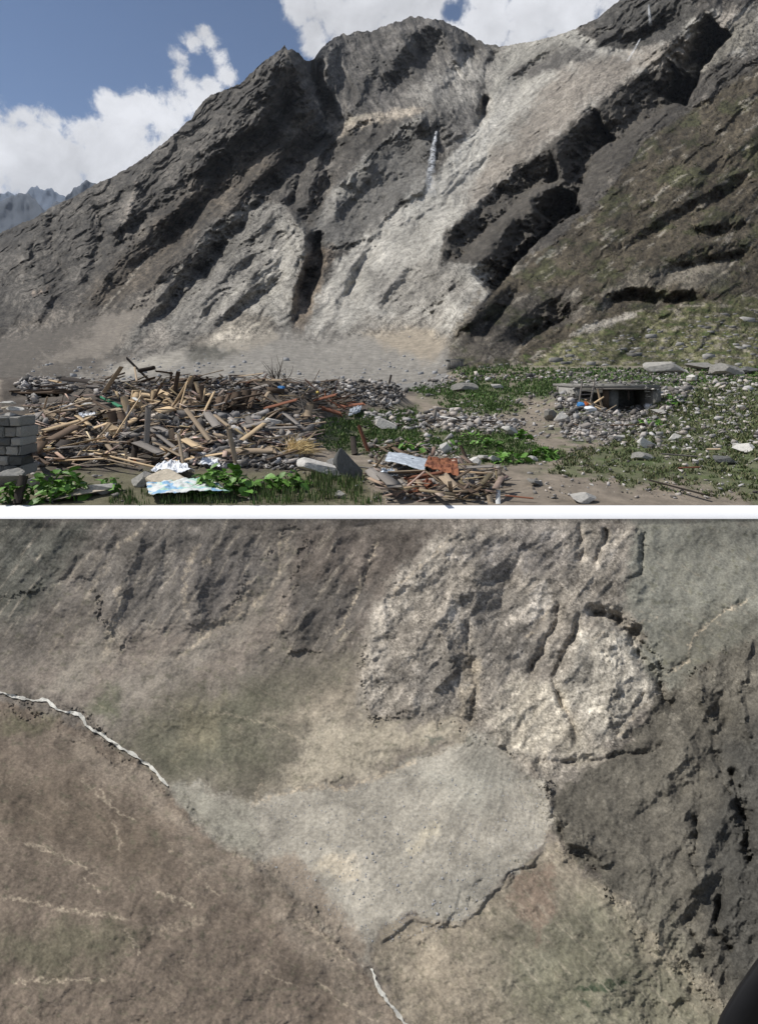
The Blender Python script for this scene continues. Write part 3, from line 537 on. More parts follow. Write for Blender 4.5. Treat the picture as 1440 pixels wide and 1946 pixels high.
# ------------------------------------------------------------------ the valley below the white strip, seen from above
def valley():
    nc, nr = 1040, 620; true1 = np.concatenate([np.linspace(-1300, -45, 60), np.linspace(-40, 1480, nc - 120), np.linspace(1486, 2700, 60)]); px1 = np.where(true1 > 1600, 3200 - true1, np.where(true1 < -150, -300 - true1, true1)); py1 = np.concatenate([[986.0], np.linspace(988.6, 2010, nr - 1)])
    x = np.tile(px1, nr); y = np.repeat(py1, nc)
    ctl = [(-260, 986, 10.62), (0, 986, 10.62), (360, 986, 10.62), (720, 986, 10.62), (1080, 986, 10.62), (1440, 986, 10.62), (1700, 986, 10.62),
           (0, 1310, 8.15), (150, 1362, 7.85), (318, 1495, 6.85), (480, 1600, 6.1), (600, 1740, 5.3), (700, 1840, 4.85), (770, 1946, 4.42), (830, 2010, 4.2), (-260, 1240, 8.9),
           (0, 1150, 9.5), (300, 1150, 9.5), (300, 1330, 8.1), (550, 1170, 9.3), (600, 1300, 8.3), (600, 1430, 7.3), (850, 1415, 7.3), (750, 1465, 7.0), (930, 1600, 5.95), (800, 1700, 5.45), (650, 1620, 5.9),
           (860, 1020, 10.2), (720, 1200, 8.9), (800, 1300, 8.1), (890, 1370, 7.6), (1000, 1200, 8.9), (1100, 1050, 10.0), (1150, 1300, 7.9), (1050, 1400, 7.3), (1040, 1520, 6.5), (1200, 1200, 8.7),
           (1440, 1100, 9.2), (1440, 1300, 7.4), (1300, 1300, 7.9), (1440, 1500, 6.1), (1250, 1500, 6.5), (1700, 1400, 6.0), (1200, 1650, 5.6), (1440, 1750, 4.9), (1330, 1850, 4.75), (1700, 1800, 4.3), (1150, 1800, 4.95), (1150, 2010, 4.2), (1440, 2010, 4.1),
           (0, 1500, 6.3), (-260, 1500, 6.0), (300, 1700, 5.1), (0, 1750, 4.6), (-260, 1750, 4.4), (0, 2010, 3.7), (400, 2010, 3.85), (500, 1850, 4.6), (-260, 2010, 3.5)]
    D0 = np.minimum(tps(ctl, x, y), 10.56 - (y - 986) * .003); rel = np.zeros_like(x)
    gx = x + 14 * fbm(x / 50., y / 50., 5, .5, 902); gy = y + 14 * fbm(x / 50., y / 50., 5, .5, 912); md = np.clip(.85 + 1.1 * fbm(x / 30., y / 30., 4, .6, 922), .25, 1.7)
    cr = lambda P, a, wl, wr: add_crease(rel, gx, gy, P, a, wl, wr)
    stp = lambda P, a, w0, w1: add_step(rel, gx, gy, P, a, w0, w1)
    for P, a, l, r in [([(-20, 1305), (150, 1360), (318, 1492)], .02, 26, 26), ([(540, 1000), (535, 1080), (510, 1120), (450, 1180), (370, 1215), (250, 1320), (200, 1370)], .018, 22, 26),
        ([(600, 1000), (560, 1090), (545, 1160), (580, 1220)], -.02, 30, 24), ([(720, 1020), (690, 1110), (640, 1200), (600, 1250)], .016, 22, 22), ([(640, 1000), (620, 1100), (650, 1180)], -.018, 30, 30),
        ([(880, 990), (850, 1040), (770, 1100), (735, 1140), (700, 1220), (690, 1340)], -.016, 30, 60), ([(280, 1000), (240, 1100), (210, 1200)], -.02, 34, 34), ([(380, 1020), (370, 1120), (380, 1190)], -.02, 34, 30),
        ([(320, 1010), (310, 1100), (290, 1180)], .016, 22, 22), ([(470, 1000), (450, 1100), (480, 1130)], -.018, 24, 24), ([(60, 1050), (120, 1100), (160, 1060), (190, 1040)], .02, 20, 20),
        ([(890, 1160), (885, 1230), (905, 1300), (895, 1390)], .022, 22, 22), ([(830, 1170), (860, 1260), (820, 1320)], -.018, 30, 26), ([(1060, 1140), (1050, 1200), (1010, 1280), (1000, 1300)], .025, 16, 16),
        ([(1110, 1150), (1090, 1210), (1050, 1290), (1075, 1350), (1100, 1410)], .022, 12, 18), ([(1100, 990), (1105, 1070)], .02, 12, 12), ([(1150, 1000), (1130, 1080)], .02, 12, 12), ([(1230, 1000), (1220, 1090), (1180, 1110)], .015, 14, 14),
        ([(1150, 1210), (1170, 1300), (1150, 1390)], -.022, 50, 60), ([(1230, 1310), (1195, 1360), (1165, 1405)], .012, 14, 10), ([(1110, 1150), (1180, 1190), (1230, 1260), (1260, 1310), (1290, 1355)], .04, 26, 20),
        ([(1440, 1130), (1380, 1160), (1320, 1210), (1305, 1260), (1255, 1290)], .014, 14, 14), ([(1330, 1200), (1330, 1300), (1360, 1400)], -.022, 34, 24), ([(1430, 1200), (1400, 1320), (1430, 1420)], -.02, 30, 12),
        ([(1060, 1560), (1075, 1610), (1110, 1640), (1150, 1670)], .02, 14, 26), ([(1320, 1540), (1315, 1640), (1330, 1680)], .03, 16, 16), ([(1385, 1450), (1410, 1560), (1425, 1660)], .05, 22, 30),
        ([(1370, 1690), (1360, 1760), (1390, 1820)], .028, 14, 16), ([(1300, 1740), (1340, 1830)], .02, 14, 14), ([(1260, 1420), (1160, 1440), (1080, 1450), (1000, 1450)], .018, 16, 16), ([(1360, 1420), (1370, 1480), (1390, 1520)], .022, 14, 14),
        ([(930, 1400), (1000, 1440), (1040, 1500), (1045, 1560)], -.014, 20, 20), ([(480, 1535), (600, 1500), (745, 1466), (850, 1420)], .008, 10, 14), ([(340, 1500), (400, 1540), (470, 1560), (510, 1600)], .008, 10, 12), ([(700, 1180), (640, 1260), (600, 1340)], .006, 20, 20), ([(500, 1400), (560, 1440), (590, 1480)], .006, 12, 12), ([(480, 1640), (560, 1700), (620, 1770), (690, 1830)], .014, 14, 20), ([(320, 1500), (400, 1590), (480, 1640)], .012, 16, 16),
        ([(20, 1595), (120, 1620), (200, 1660), (300, 1680), (380, 1690)], .006, 12, 12), ([(20, 1865), (150, 1862), (210, 1862), (245, 1820), (300, 1790)], .01, 14, 12), ([(250, 1750), (262, 1720), (280, 1690)], .02, 7, 7),
        ([(190, 1570), (215, 1590), (225, 1620)], .012, 8, 8), ([(230, 1780), (270, 1810), (260, 1760)], .008, 8, 8), ([(600, 1640), (640, 1620), (680, 1640)], -.006, 10, 14), ([(780, 1480), (900, 1560), (960, 1580)], -.003, 20, 20),
        ([(950, 1660), (880, 1700), (850, 1760), (800, 1740), (760, 1750)], .006, 8, 10), ([(1030, 1640), (960, 1665), (940, 1700)], .01, 6, 8)]: cr(P, a, l, r)
    stp([(1110, 1150), (1125, 1170), (1170, 1190), (1200, 1215), (1235, 1250), (1250, 1300)], .035, 12, 24)
    stp([(1045, 1540), (1070, 1600), (1110, 1620), (1150, 1660)], -.02, 10, 60)
    rel *= md
    # broad spurs and hollows of the valley sides
    wide = lambda P, a, l, r: add_crease(rel, gx, gy, P, a, l, r, .3)
    for P, a_, l, r in [([(280, 940), (240, 1080), (190, 1200), (120, 1290)], -.028, 70, 40), ([(420, 940), (400, 1080), (330, 1220)], -.03, 60, 40), ([(640, 950), (610, 1090), (560, 1220), (480, 1330)], -.03, 70, 44), ([(130, 980), (60, 1120), (-40, 1230)], -.026, 60, 50),
                       ([(700, 1240), (620, 1350), (520, 1440)], -.014, 60, 50), ([(0, 1430), (150, 1500), (300, 1610), (430, 1760), (600, 1950)], -.022, 80, 46), ([(-60, 1620), (100, 1640), (260, 1700), (420, 1720), (560, 1760)], .02, 50, 70), ([(-60, 1870), (120, 1850), (260, 1800), (330, 1740)], .02, 50, 60),
                       ([(560, 1620), (700, 1800), (780, 1960)], -.012, 40, 30), ([(1240, 1000), (1280, 1120), (1290, 1250)], .016, 60, 60), ([(1380, 1180), (1350, 1330), (1290, 1450), (1180, 1560)], -.03, 70, 50), ([(1430, 1440), (1350, 1600), (1290, 1760)], -.03, 60, 44), ([(1120, 1480), (1180, 1580), (1290, 1700)], -.02, 50, 40),
                       ([(930, 1000), (900, 1100), (800, 1220), (760, 1330)], -.02, 60, 50), ([(1010, 1010), (960, 1120), (930, 1240)], .018, 40, 40), ([(640, 1655), (700, 1690), (760, 1700)], -.007, 26, 30), ([(560, 1560), (660, 1550), (760, 1530)], -.005, 24, 30), ([(820, 1500), (880, 1600), (860, 1690)], -.006, 40, 40)]: wide(P, a_, l, r)
    add_step(rel, gx, gy, [(1045, 1590), (1000, 1645), (940, 1690), (870, 1762), (790, 1748), (700, 1800)], .012, 8, 60, .15)
    C = np.empty((len(x), 3)); C[:] = (.16, .143, .128); rough = np.full((len(x), 1), 1.0); Z = np.zeros(len(x), int)
    pz = lambda P, c, so=10, wa=12, sd=0, am=1.0: paint_poly(C, x, y, P, c, so * 1.4, wa * 1.7, sd + 50, am)
    pr = lambda P, r, so=26: paint_poly(rough, x, y, P, (r,), so, 22, 0)
    pz([(-260, 980), (180, 980), (130, 1080), (60, 1180), (-260, 1200)], (.1, .1, .088), 30, 16, 1)
    pz([(200, 990), (450, 990), (530, 1100), (370, 1190), (220, 1200), (150, 1120)], (.145, .133, .122), 20, 16, 2)
    pz([(560, 1000), (860, 1010), (740, 1130), (690, 1220), (620, 1240), (540, 1190), (550, 1080)], (.118, .102, .091), 14, 14, 3)
    pz([(0, 1300), (100, 1240), (200, 1180), (380, 1190), (550, 1120), (540, 1190), (400, 1330), (240, 1430), (150, 1355)], (.195, .17, .15), 16, 16, 4); 
    pz([(470, 1150), (520, 1080), (545, 1090), (520, 1150), (440, 1230), (330, 1320), (220, 1400), (150, 1360), (260, 1260), (370, 1210)], (.215, .195, .172), 14, 12, 61, .8); pz([(200, 1180), (230, 1190), (215, 1260), (150, 1310), (60, 1320), (120, 1260)], (.215, .195, .17), 14, 12, 62, .8)
    pz([(560, 1130), (700, 1100), (690, 1190), (620, 1235), (545, 1200)], (.1, .092, .085), 12, 16, 63, .8); pz([(360, 1040), (470, 1020), (500, 1080), (440, 1150), (370, 1195), (330, 1130)], (.12, .11, .105), 14, 18, 64, .7)
    m = pz([(230, 1430), (300, 1350), (420, 1290), (560, 1250), (690, 1250), (690, 1345), (600, 1400), (590, 1495), (480, 1532), (320, 1490)], (.145, .133, .11), 30, 24, 5); Z[m] = 2
    pz([(240, 1430), (290, 1370), (440, 1330), (640, 1290), (520, 1400), (420, 1460), (330, 1480)], (.115, .112, .085), 50, 30, 6)
    pz([(180, 1330), (220, 1310), (210, 1370), (170, 1350)], (.115, .118, .085), 12, 10, 7)
    pz([(360, 1340), (420, 1320), (410, 1400), (340, 1430), (330, 1390)], (.18, .165, .12), 14, 14, 8, .8)
    pz([(690, 1215), (690, 1365), (640, 1395), (500, 1385), (580, 1330)], (.235, .207, .17), 34, 24, 9)
    pz([(600, 1385), (700, 1365), (890, 1362), (885, 1408), (760, 1452), (660, 1490), (530, 1505), (560, 1450)], (.31, .28, .23), 20, 18, 10)
    pz([(810, 1398), (840, 1398), (845, 1410), (815, 1412)], (.13, .13, .11), 3, 5, 11)
    m = pz([(860, 1005), (1050, 980), (1210, 980), (1200, 1180), (1250, 1310), (1200, 1400), (1100, 1500), (1040, 1515), (930, 1402), (890, 1362), (690, 1345), (685, 1240), (730, 1130)], (.235, .214, .19), 16, 18, 12); Z[m] = 3
    pz([(900, 1010), (1060, 1000), (1090, 1080), (960, 1080), (860, 1060)], (.185, .17, .158), 16, 16, 13)
    pz([(720, 1140), (790, 1060), (850, 1030), (870, 1050), (780, 1130), (730, 1220), (740, 1340), (690, 1345), (690, 1220)], (.31, .285, .255), 12, 16, 14, .8)
    pz([(880, 1130), (990, 1120), (1040, 1180), (1000, 1250), (900, 1260)], (.14, .13, .12), 14, 18, 15, .8)
    pz([(780, 1260), (880, 1240), (870, 1340), (780, 1350)], (.15, .14, .13), 18, 20, 16, .7)
    pz([(1095, 1205), (1150, 1185), (1215, 1225), (1240, 1320), (1170, 1405), (1110, 1385), (1055, 1300)], (.31, .29, .258), 18, 12, 17)
    pz([(965, 1185), (1040, 1100), (1052, 1150), (1010, 1180)], (.42, .385, .345), 5, 6, 18)
    pz([(925, 1355), (1000, 1285), (1060, 1300), (1110, 1400), (1150, 1415), (1080, 1445), (940, 1430)], (.31, .285, .245), 18, 18, 19)
    pz([(880, 1240), (910, 1260), (905, 1340), (895, 1400), (875, 1380)], (.25, .222, .185), 8, 6, 20)
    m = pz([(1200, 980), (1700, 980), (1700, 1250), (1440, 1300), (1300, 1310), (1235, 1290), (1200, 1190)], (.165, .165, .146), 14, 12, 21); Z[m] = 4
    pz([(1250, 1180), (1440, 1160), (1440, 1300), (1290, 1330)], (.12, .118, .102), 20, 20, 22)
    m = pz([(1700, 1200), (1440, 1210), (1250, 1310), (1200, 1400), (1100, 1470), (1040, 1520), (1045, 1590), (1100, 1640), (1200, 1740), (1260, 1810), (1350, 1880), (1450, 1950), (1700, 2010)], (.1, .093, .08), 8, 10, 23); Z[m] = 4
    pz([(1350, 1400), (1700, 1300), (1700, 2010), (1400, 1900), (1330, 1700)], (.062, .06, .055), 30, 20, 24)  # dark rock, with vignetting towards the right edge painted into its colour
    m = pz([(318, 1493), (400, 1502), (475, 1533), (520, 1512), (600, 1498), (680, 1490), (745, 1462), (850, 1415), (930, 1400), (985, 1470), (1040, 1520), (1048, 1600), (1010, 1640), (950, 1670), (930, 1700), (870, 1765), (790, 1745), (740, 1760), (700, 1800), (690, 1830), (600, 1750), (520, 1670), (480, 1630), (400, 1590), (340, 1540)], (.282, .266, .236), 6, 14, 25); Z[m] = 1
    pz([(318, 1493), (400, 1500), (480, 1535), (500, 1600), (480, 1640), (400, 1590), (340, 1540)], (.22, .212, .185), 10, 10, 26)
    pz([(780, 1480), (930, 1410), (1000, 1500), (900, 1540)], (.255, .246, .22), 30, 16, 27)
    pz([(860, 1640), (960, 1640), (900, 1740), (850, 1762), (820, 1720)], (.22, .21, .188), 20, 14, 28)
    pz([(600, 1630), (680, 1625), (680, 1660), (640, 1675), (600, 1650)], (.36, .325, .27), 8, 8, 29); pz([(770, 1615), (830, 1560), (840, 1570), (800, 1620)], (.38, .35, .29), 6, 6, 30)
    m = pz([(700, 1800), (740, 1757), (790, 1745), (870, 1765), (930, 1700), (1000, 1645), (1048, 1590), (1100, 1640), (1200, 1740), (1350, 1880), (1500, 2020), (800, 2020), (740, 1900)], (.215, .19, .155), 8, 10, 31); Z[m] = 5
    pz([(940, 1800), (1080, 1690), (1150, 1690), (1250, 1810), (1400, 1940), (1500, 2020), (1050, 2020), (980, 1920)], (.158, .152, .118), 50, 24, 32)
    pz([(960, 1685), (1040, 1640), (1060, 1660), (1030, 1780), (985, 1740)], (.18, .14, .113), 8, 14, 33, .9)
    pz([(800, 1790), (860, 1800), (900, 1900), (880, 1960), (800, 1930), (760, 1860)], (.27, .235, .19), 16, 16, 34)
    pz([(1040, 1800), (1110, 1800), (1150, 1900), (1080, 1960), (1000, 1900)], (.148, .143, .108), 24, 16, 35)
    for P in ([(1085, 1885), (1130, 1868), (1165, 1862), (1205, 1866), (1190, 1875), (1150, 1885), (1120, 1884)], [(1100, 1898), (1118, 1905), (1116, 1916), (1102, 1908)], [(1180, 1808), (1195, 1812), (1198, 1820), (1184, 1818)], [(1205, 1842), (1218, 1842), (1216, 1850), (1206, 1850)]):
        pz(P, (.045, .058, .038), 3, 5, 36 + P[0][0])
    m = pz([(-260, 1290), (-20, 1318), (90, 1362), (160, 1385), (240, 1435), (318, 1505), (400, 1600), (480, 1645), (560, 1710), (640, 1790), (695, 1850), (770, 1960), (800, 2020), (-260, 2020)], (.158, .13, .107), 5, 6, 37); Z[m] = 6
    pz([(100, 1395), (240, 1436), (318, 1510), (400, 1602), (480, 1645), (600, 1750), (695, 1850), (760, 1960), (690, 1960), (600, 1850), (540, 1770), (430, 1690), (330, 1590), (230, 1500)], (.225, .192, .16), 22, 16, 38)
    pz([(560, 1620), (700, 1800), (690, 1830), (600, 1760), (480, 1645)], (.215, .185, .155), 10, 8, 39)
    pz([(0, 1440), (120, 1480), (300, 1600), (330, 1680), (100, 1600), (0, 1560)], (.135, .11, .088), 26, 24, 40)
    pz([(0, 1760), (120, 1740), (230, 1790), (200, 1850), (0, 1850)], (.13, .118, .088), 26, 26, 41); pz([(30, 1355), (110, 1370), (60, 1390), (0, 1380)], (.14, .13, .09), 14, 12, 42)
    pz([(280, 1570), (310, 1580), (300, 1600)], (.13, .12, .09), 10, 12, 43)
    L = lambda P, c, wd, am=.9: paint_line(C, x, y, P, c, wd * 1.05, min(1, am * .95), 11, int(abs(P[0][0])) % 97)
    pale = (.43, .37, .295)
    for P, wd, am in [([(535, 988), (530, 1060), (532, 1090), (510, 1120), (470, 1160), (400, 1200), (330, 1260)], 4, .8), ([(560, 988), (540, 1050)], 3, .5), ([(475, 1100), (470, 1130), (430, 1170), (370, 1210)], 4, .7), ([(720, 1020), (690, 1100), (660, 1170), (630, 1215)], 4, .75),
        ([(540, 1160), (520, 1210), (515, 1240)], 3, .6), ([(225, 1110), (230, 1150), (215, 1190), (200, 1240)], 9, .6), ([(380, 1030), (355, 1080), (350, 1130), (360, 1180)], 6, .55), ([(400, 1060), (385, 1080)], 7, .6), ([(280, 990), (250, 1020), (215, 1045)], 4, .6), ([(210, 1050), (170, 1130), (120, 1200), (90, 1250)], 4, .35),
        ([(475, 1533), (530, 1508), (600, 1494), (660, 1499), (700, 1482), (745, 1466), (800, 1440)], 4, .9), ([(480, 1532), (490, 1500), (500, 1480)], 3, .6), ([(860, 1012), (820, 1060), (760, 1110), (735, 1145)], 3, .7), ([(200, 1215), (205, 1240), (195, 1250)], 5, .6),
        ([(1440, 1130), (1370, 1165), (1310, 1215), (1308, 1255), (1262, 1285)], 3, .8), ([(1110, 1215), (1200, 1190), (1260, 1170)], 2, .5), ([(0, 1705), (60, 1712), (120, 1730), (200, 1738), (250, 1745)], 4, .75), ([(20, 1866), (100, 1862), (205, 1862)], 3.5, .8),
        ([(300, 1695), (340, 1710), (375, 1722)], 5, .95), ([(45, 1600), (100, 1617), (140, 1640), (190, 1660)], 4, .7), ([(160, 1670), (190, 1695)], 2.5, .7), ([(190, 1500), (215, 1535), (260, 1560)], 3, .7), ([(215, 1560), (230, 1610), (220, 1620)], 4, .6), ([(235, 1760), (260, 1800), (265, 1815)], 4, .7), ([(280, 1770), (340, 1760), (400, 1745)], 12, .4),
        ([(350, 1630), (400, 1690), (420, 1705)], 3, .5), ([(500, 1842), (530, 1860), (570, 1875)], 2, .6), ([(600, 1860), (640, 1900), (720, 1946)], 3, .75), ([(560, 1740), (640, 1800), (700, 1880)], 4, .6), ([(150, 1475), (210, 1530)], 4, .5), ([(330, 1620), (325, 1600)], 8, .45),
        ([(640, 1640), (680, 1625)], 3, .5), ([(900, 1290), (890, 1350)], 4, .6), ([(1060, 1770), (1150, 1790), (1180, 1840)], 1.6, .35), ([(1270, 1830), (1320, 1870), (1300, 1930)], 1.6, .4), ([(290, 1335), (340, 1350), (440, 1358), (520, 1380), (600, 1420)], 2, .4), ([(1165, 1410), (1200, 1365), (1235, 1322)], 3, .6), ([(1000, 1215), (1050, 1150)], 3, .6)]:
        L(P, pale, wd, am)
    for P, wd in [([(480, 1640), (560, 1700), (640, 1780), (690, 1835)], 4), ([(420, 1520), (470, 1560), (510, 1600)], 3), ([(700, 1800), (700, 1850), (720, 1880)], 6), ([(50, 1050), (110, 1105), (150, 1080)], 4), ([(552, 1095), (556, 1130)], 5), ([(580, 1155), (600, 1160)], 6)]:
        L(P, (.11, .1, .09), wd, .6)  # shade in the gullies painted as dark lines
    rg = random.Random(5)
    for i in range(46):
        px0 = rg.uniform(820, 1300); py0 = rg.uniform(1740, 1945)
        if not inpoly(np.array([px0]), np.array([py0]), [(820, 1790), (1050, 1700), (1150, 1700), (1330, 1870), (1360, 1946), (840, 1946)])[0]: continue
        an = rg.choice((.5, -.9, .7, -.7)) + rg.gauss(0, .2); ln = rg.uniform(12, 46); L([(px0, py0), (px0 + ln * .5 * math.cos(an), py0 + ln * .5 * math.sin(an) + rg.uniform(-3, 3)), (px0 + ln * math.cos(an), py0 + ln * math.sin(an))], rg.choice([(.24, .22, .17), (.09, .095, .06), (.1, .1, .065)]), rg.uniform(1.2, 2.2), .55)
    for i in range(34):
        px0 = rg.uniform(-20, 640); py0 = 1420 + px0 * .62 + rg.uniform(30, 500)
        if py0 > 1950: continue
        pts_ = [(px0, py0)]; an = rg.uniform(.1, .8)
        for k in range(4): pts_.append((pts_[-1][0] + 13 * math.cos(an), pts_[-1][1] + 13 * math.sin(an))); an += rg.gauss(0, .35)
        L(pts_, rg.choice([(.3, .26, .2), (.1, .085, .07), (.26, .22, .18)]), rg.uniform(1, 2.6), rg.uniform(.25, .6))
    # relief noise
    pr([(300, 1480), (560, 1480), (850, 1400), (930, 1395), (1050, 1520), (1050, 1600), (930, 1720), (690, 1840), (480, 1640)], .12)
    pr([(690, 1840), (930, 1720), (1050, 1600), (1200, 1740), (1500, 2020), (800, 2020)], .22); pr([(-260, 1290), (90, 1362), (318, 1505), (480, 1645), (695, 1850), (800, 2020), (-260, 2020)], .25)
    pr([(1200, 970), (1700, 970), (1700, 1230), (1440, 1230), (1330, 1290), (1240, 1290), (1190, 1190)], .4, 30); pr([(1040, 1500), (1250, 1380), (1440, 1300), (1700, 1250), (1700, 2010), (1400, 1900), (1150, 1680)], .62, 20)
    pr([(-170, 970), (720, 970), (860, 1010), (730, 1130), (690, 1240), (-170, 1240)], .62, 20)
    pr([(-170, 1150), (60, 1130), (160, 1090), (190, 1170), (215, 1235), (290, 1190), (370, 1200), (440, 1150), (500, 1080), (540, 1010), (570, 1000), (556, 1100), (530, 1180), (560, 1235), (620, 1235), (690, 1200), (700, 1365), (880, 1365), (880, 1405), (500, 1500), (320, 1490), (150, 1360), (-170, 1290)], .2, 24)
    # flow lines of the deposit, fanning out from the gully mouth
    fx = x - 960; fy = y - 1370; th_ = np.arctan2(fy, -fx); rr = np.hypot(fx, fy); fan = ss(.25, .08, np.abs(rough[:, 0] - .12) * 2) * inpoly(x, y, [(318, 1493), (745, 1462), (930, 1400), (1048, 1590), (930, 1700), (690, 1830), (480, 1630)])
    fl = fbm(th_ * 17 + 2.2 * fbm(x / 150., y / 110., 4, .5, 771), rr / 150., 8, .68, 770); fl = .85 * fl + .3 * fbm(x / 40., y / 26., 6, .7, 772); C *= (1 + .34 * fl * fan)[:, None]
    # ground-cover blotches and pale erosion scars on the softer slopes
    bl = fbm(x / 22., y / 16., 6, .68, 780); soft_ = (rough[:, 0] < .5) * (1 - fan); aa = (ss(.12, .34, bl) * soft_ * .45)[:, None]; C[:] = C * (1 - aa) + np.array((.1, .1, .07)) * aa
    h1 = R(-30); s1 = fbm((x * math.cos(h1) - y * math.sin(h1)) / 70., (x * math.sin(h1) + y * math.cos(h1)) / 9., 6, .66, 785); aa = (ss(.2, .4, s1) * soft_ * .25)[:, None]; C[:] = C * (1 - aa) + np.array((.3, .26, .21)) * aa
    h2 = R(55); s2 = fbm((x * math.cos(h2) - y * math.sin(h2)) / 90., (x * math.sin(h2) + y * math.cos(h2)) / 12., 6, .66, 787); up_ = ss(1300, 1200, y) * ss(720, 640, x); aa = (ss(.14, .36, s2) * up_ * .6)[:, None]; C[:] = C * (1 - aa) + np.array((.32, .285, .24)) * aa
    aa = (ss(.14, .36, -s2) * up_ * .5)[:, None]; C[:] = C * (1 - aa) + np.array((.085, .08, .078)) * aa
    h3 = R(-48); s3 = fbm((x * math.cos(h3) - y * math.sin(h3)) / 80., (x * math.sin(h3) + y * math.cos(h3)) / 11., 7, .66, 789); md_ = inpoly(x, y, [(690, 1830), (870, 1765), (1048, 1590), (1350, 1880), (1500, 2020), (760, 2020)]); aa = (ss(.08, .4, s3) * md_ * .5)[:, None]; C[:] = C * (1 - aa) + np.array((.3, .27, .22)) * aa; aa = (ss(.12, .4, -s3) * md_ * .4)[:, None]; C[:] = C * (1 - aa) + np.array((.12, .112, .08)) * aa
    r = rough[:, 0]; rel *= np.where(r < .45, .6, 1) * (1 - .55 * ss(720, 640, x)) * .85; th = R(52); ca, sa = math.cos(th), math.sin(th); wx = x + 9 * fbm(x / 70., y / 70., 3, .5, 600); wy = y + 9 * fbm(x / 70., y / 70., 3, .5, 610)
    u = wx * ca - wy * sa; v = wx * sa + wy * ca
    nz = ridged(u / 120., v / 60., 7, .55, 620) * .009 + ridged(wx / 40., wy / 44., 6, .57, 640) * .0045 + fbm(u / 24., v / 10., 6, .6, 660) * .0025
    flow = fbm((x + y * .5) / 60. + .6 * fbm(x / 90., y / 90., 3, .5, 690), (y - x * .5) / 18., 6, .62, 680)
    nz = ridged(wx / 130., wy / 110., 7, .52, 620) * .013 * (1 - .35 * ss(1050, 1250, x) * ss(1400, 1500, y)) + ridged(u / 220., v / 60., 6, .5, 625) * .006 + (facets(u / 90., v / 70., 2, .4, 11) - .4) * .008
    nz = nz * r + flow * .0012 * (r < .5) + (fbm(x / 120., y / 100., 7, .56, 790) * .012 + ridged(x / 26., y / 20., 5, .62, 792) * .0011) * (r < .5) * (1 - .75 * fan)
    fade = ss(986, 1010, y)
    right = ss(1050, 1300, x) * ss(1250, 1450, y)
    nz = nz + (fl * .0024 + ridged(x / 14., y / 10., 4, .6, 795) * .0006) * fan
    nz = nz + right * (ridged(x / 100., y / 130., 6, .55, 797) * .012 + (facets(x / 70., y / 90., 2, .5, 61) - .4) * .008)
    D = D0 * (1 + (rel * .75 - nz * (1 + .25 * right)) * fade)
    st_ = fbm(u / 34., v / 14., 6, .68, 700); st2 = fbm(x / 14., y / 12., 5, .7, 710)
    st3 = fbm(x / 5., y / 5., 3, .8, 720); big = fbm(x / 150., y / 120., 4, .6, 730)
    r0 = r; r = np.clip(r, 0, 1); ck = np.abs(fbm(wx / 44. + 9, wy / 44., 6, .66, 740)); ck2 = np.abs(fbm(u / 90., v / 30., 6, .66, 742)); crack = 1 - .45 * (1 - ss(0, .035, ck)) * r - .4 * (1 - ss(0, .04, ck2)) * r; wv = fbm(wx / 60., wy / 60., 6, .7, 744); vn = np.abs(fbm(u / 50., v / 30., 6, .68, 746)); C *= (1 + (.8 * ss(.1, .38, wv) - .42 * ss(.08, .38, -wv) + .55 * (1 - ss(0, .05, vn))) * ss(.3, 1, r))[:, None]
    sm = fbm(x / 90., y / 70., 8, .6, 750)
    C *= (np.clip(1 + (.7 * st_ + .6 * st2 + .5 * st3) * (.25 + .7 * r) + (.14 * flow + .5 * sm) * (r < .5) + .45 * big, .45, 1.8) * crack)[:, None]
    C *= np.array((1.1, 1.07, .995))
    xt = np.tile(true1, nr)
    V = np.stack([(xt - CX) / F * D, D, (HY - y) / F * D], 1)
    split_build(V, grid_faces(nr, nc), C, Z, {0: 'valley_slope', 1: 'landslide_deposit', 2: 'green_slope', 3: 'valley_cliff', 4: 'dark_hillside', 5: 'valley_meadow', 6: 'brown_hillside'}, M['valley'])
    return V.reshape(nr, nc, 3), true1, py1
VV, VPX, VPY = valley()
def valley_point(px, py):
    c = np.interp(px, VPX, np.arange(len(VPX))); r = np.interp(py, VPY, np.arange(len(VPY)))
    c0 = int(min(c, len(VPX) - 2)); r0 = int(min(r, len(VPY) - 2)); fc = c - c0; fr = r - r0
    p = VV[r0, c0] * (1 - fc) * (1 - fr) + VV[r0, c0 + 1] * fc * (1 - fr) + VV[r0 + 1, c0] * (1 - fc) * fr + VV[r0 + 1, c0 + 1] * fc * fr
    return np.array(p)
def river(P, wpx, seed):
    pts = []; 
    for i in range(len(P) - 1):
        n = max(2, int(math.dist(P[i], P[i + 1]) / 3))
        for k in range(n): t = k / n; pts.append((P[i][0] * (1 - t) + P[i + 1][0] * t, P[i][1] * (1 - t) + P[i + 1][1] * t))
    pts.append(P[-1]); V = []; m = len(pts)
    for i, (a, b) in enumerate(pts):
        q = pts[min(i + 1, m - 1)]; p = pts[max(i - 1, 0)]; dx, dy = q[0] - p[0], q[1] - p[1]; l = math.hypot(dx, dy); nx, ny = -dy / l, dx / l
        n1 = float(fbm(np.array([i / 7.]), np.array([seed * 3.3]), 3)[0]); n2 = float(fbm(np.array([i / 5.]), np.array([seed * 3.3 + 9]), 3)[0]); ww = wpx * .85 * (1 + 1.5 * n2); a += n1 * 4 * nx; b += n1 * 4 * ny
        for s in (-1, -.35, .35, 1):
            p3 = valley_point(a + nx * ww * .5 * s, b + ny * ww * .5 * s); p3 = p3 * (1 - .002); p3[2] += .006; V.append(p3)
    tag(obj('river', np_mesh('river', V, grid_faces(m, 4), None, True), M['river']), kind='structure')
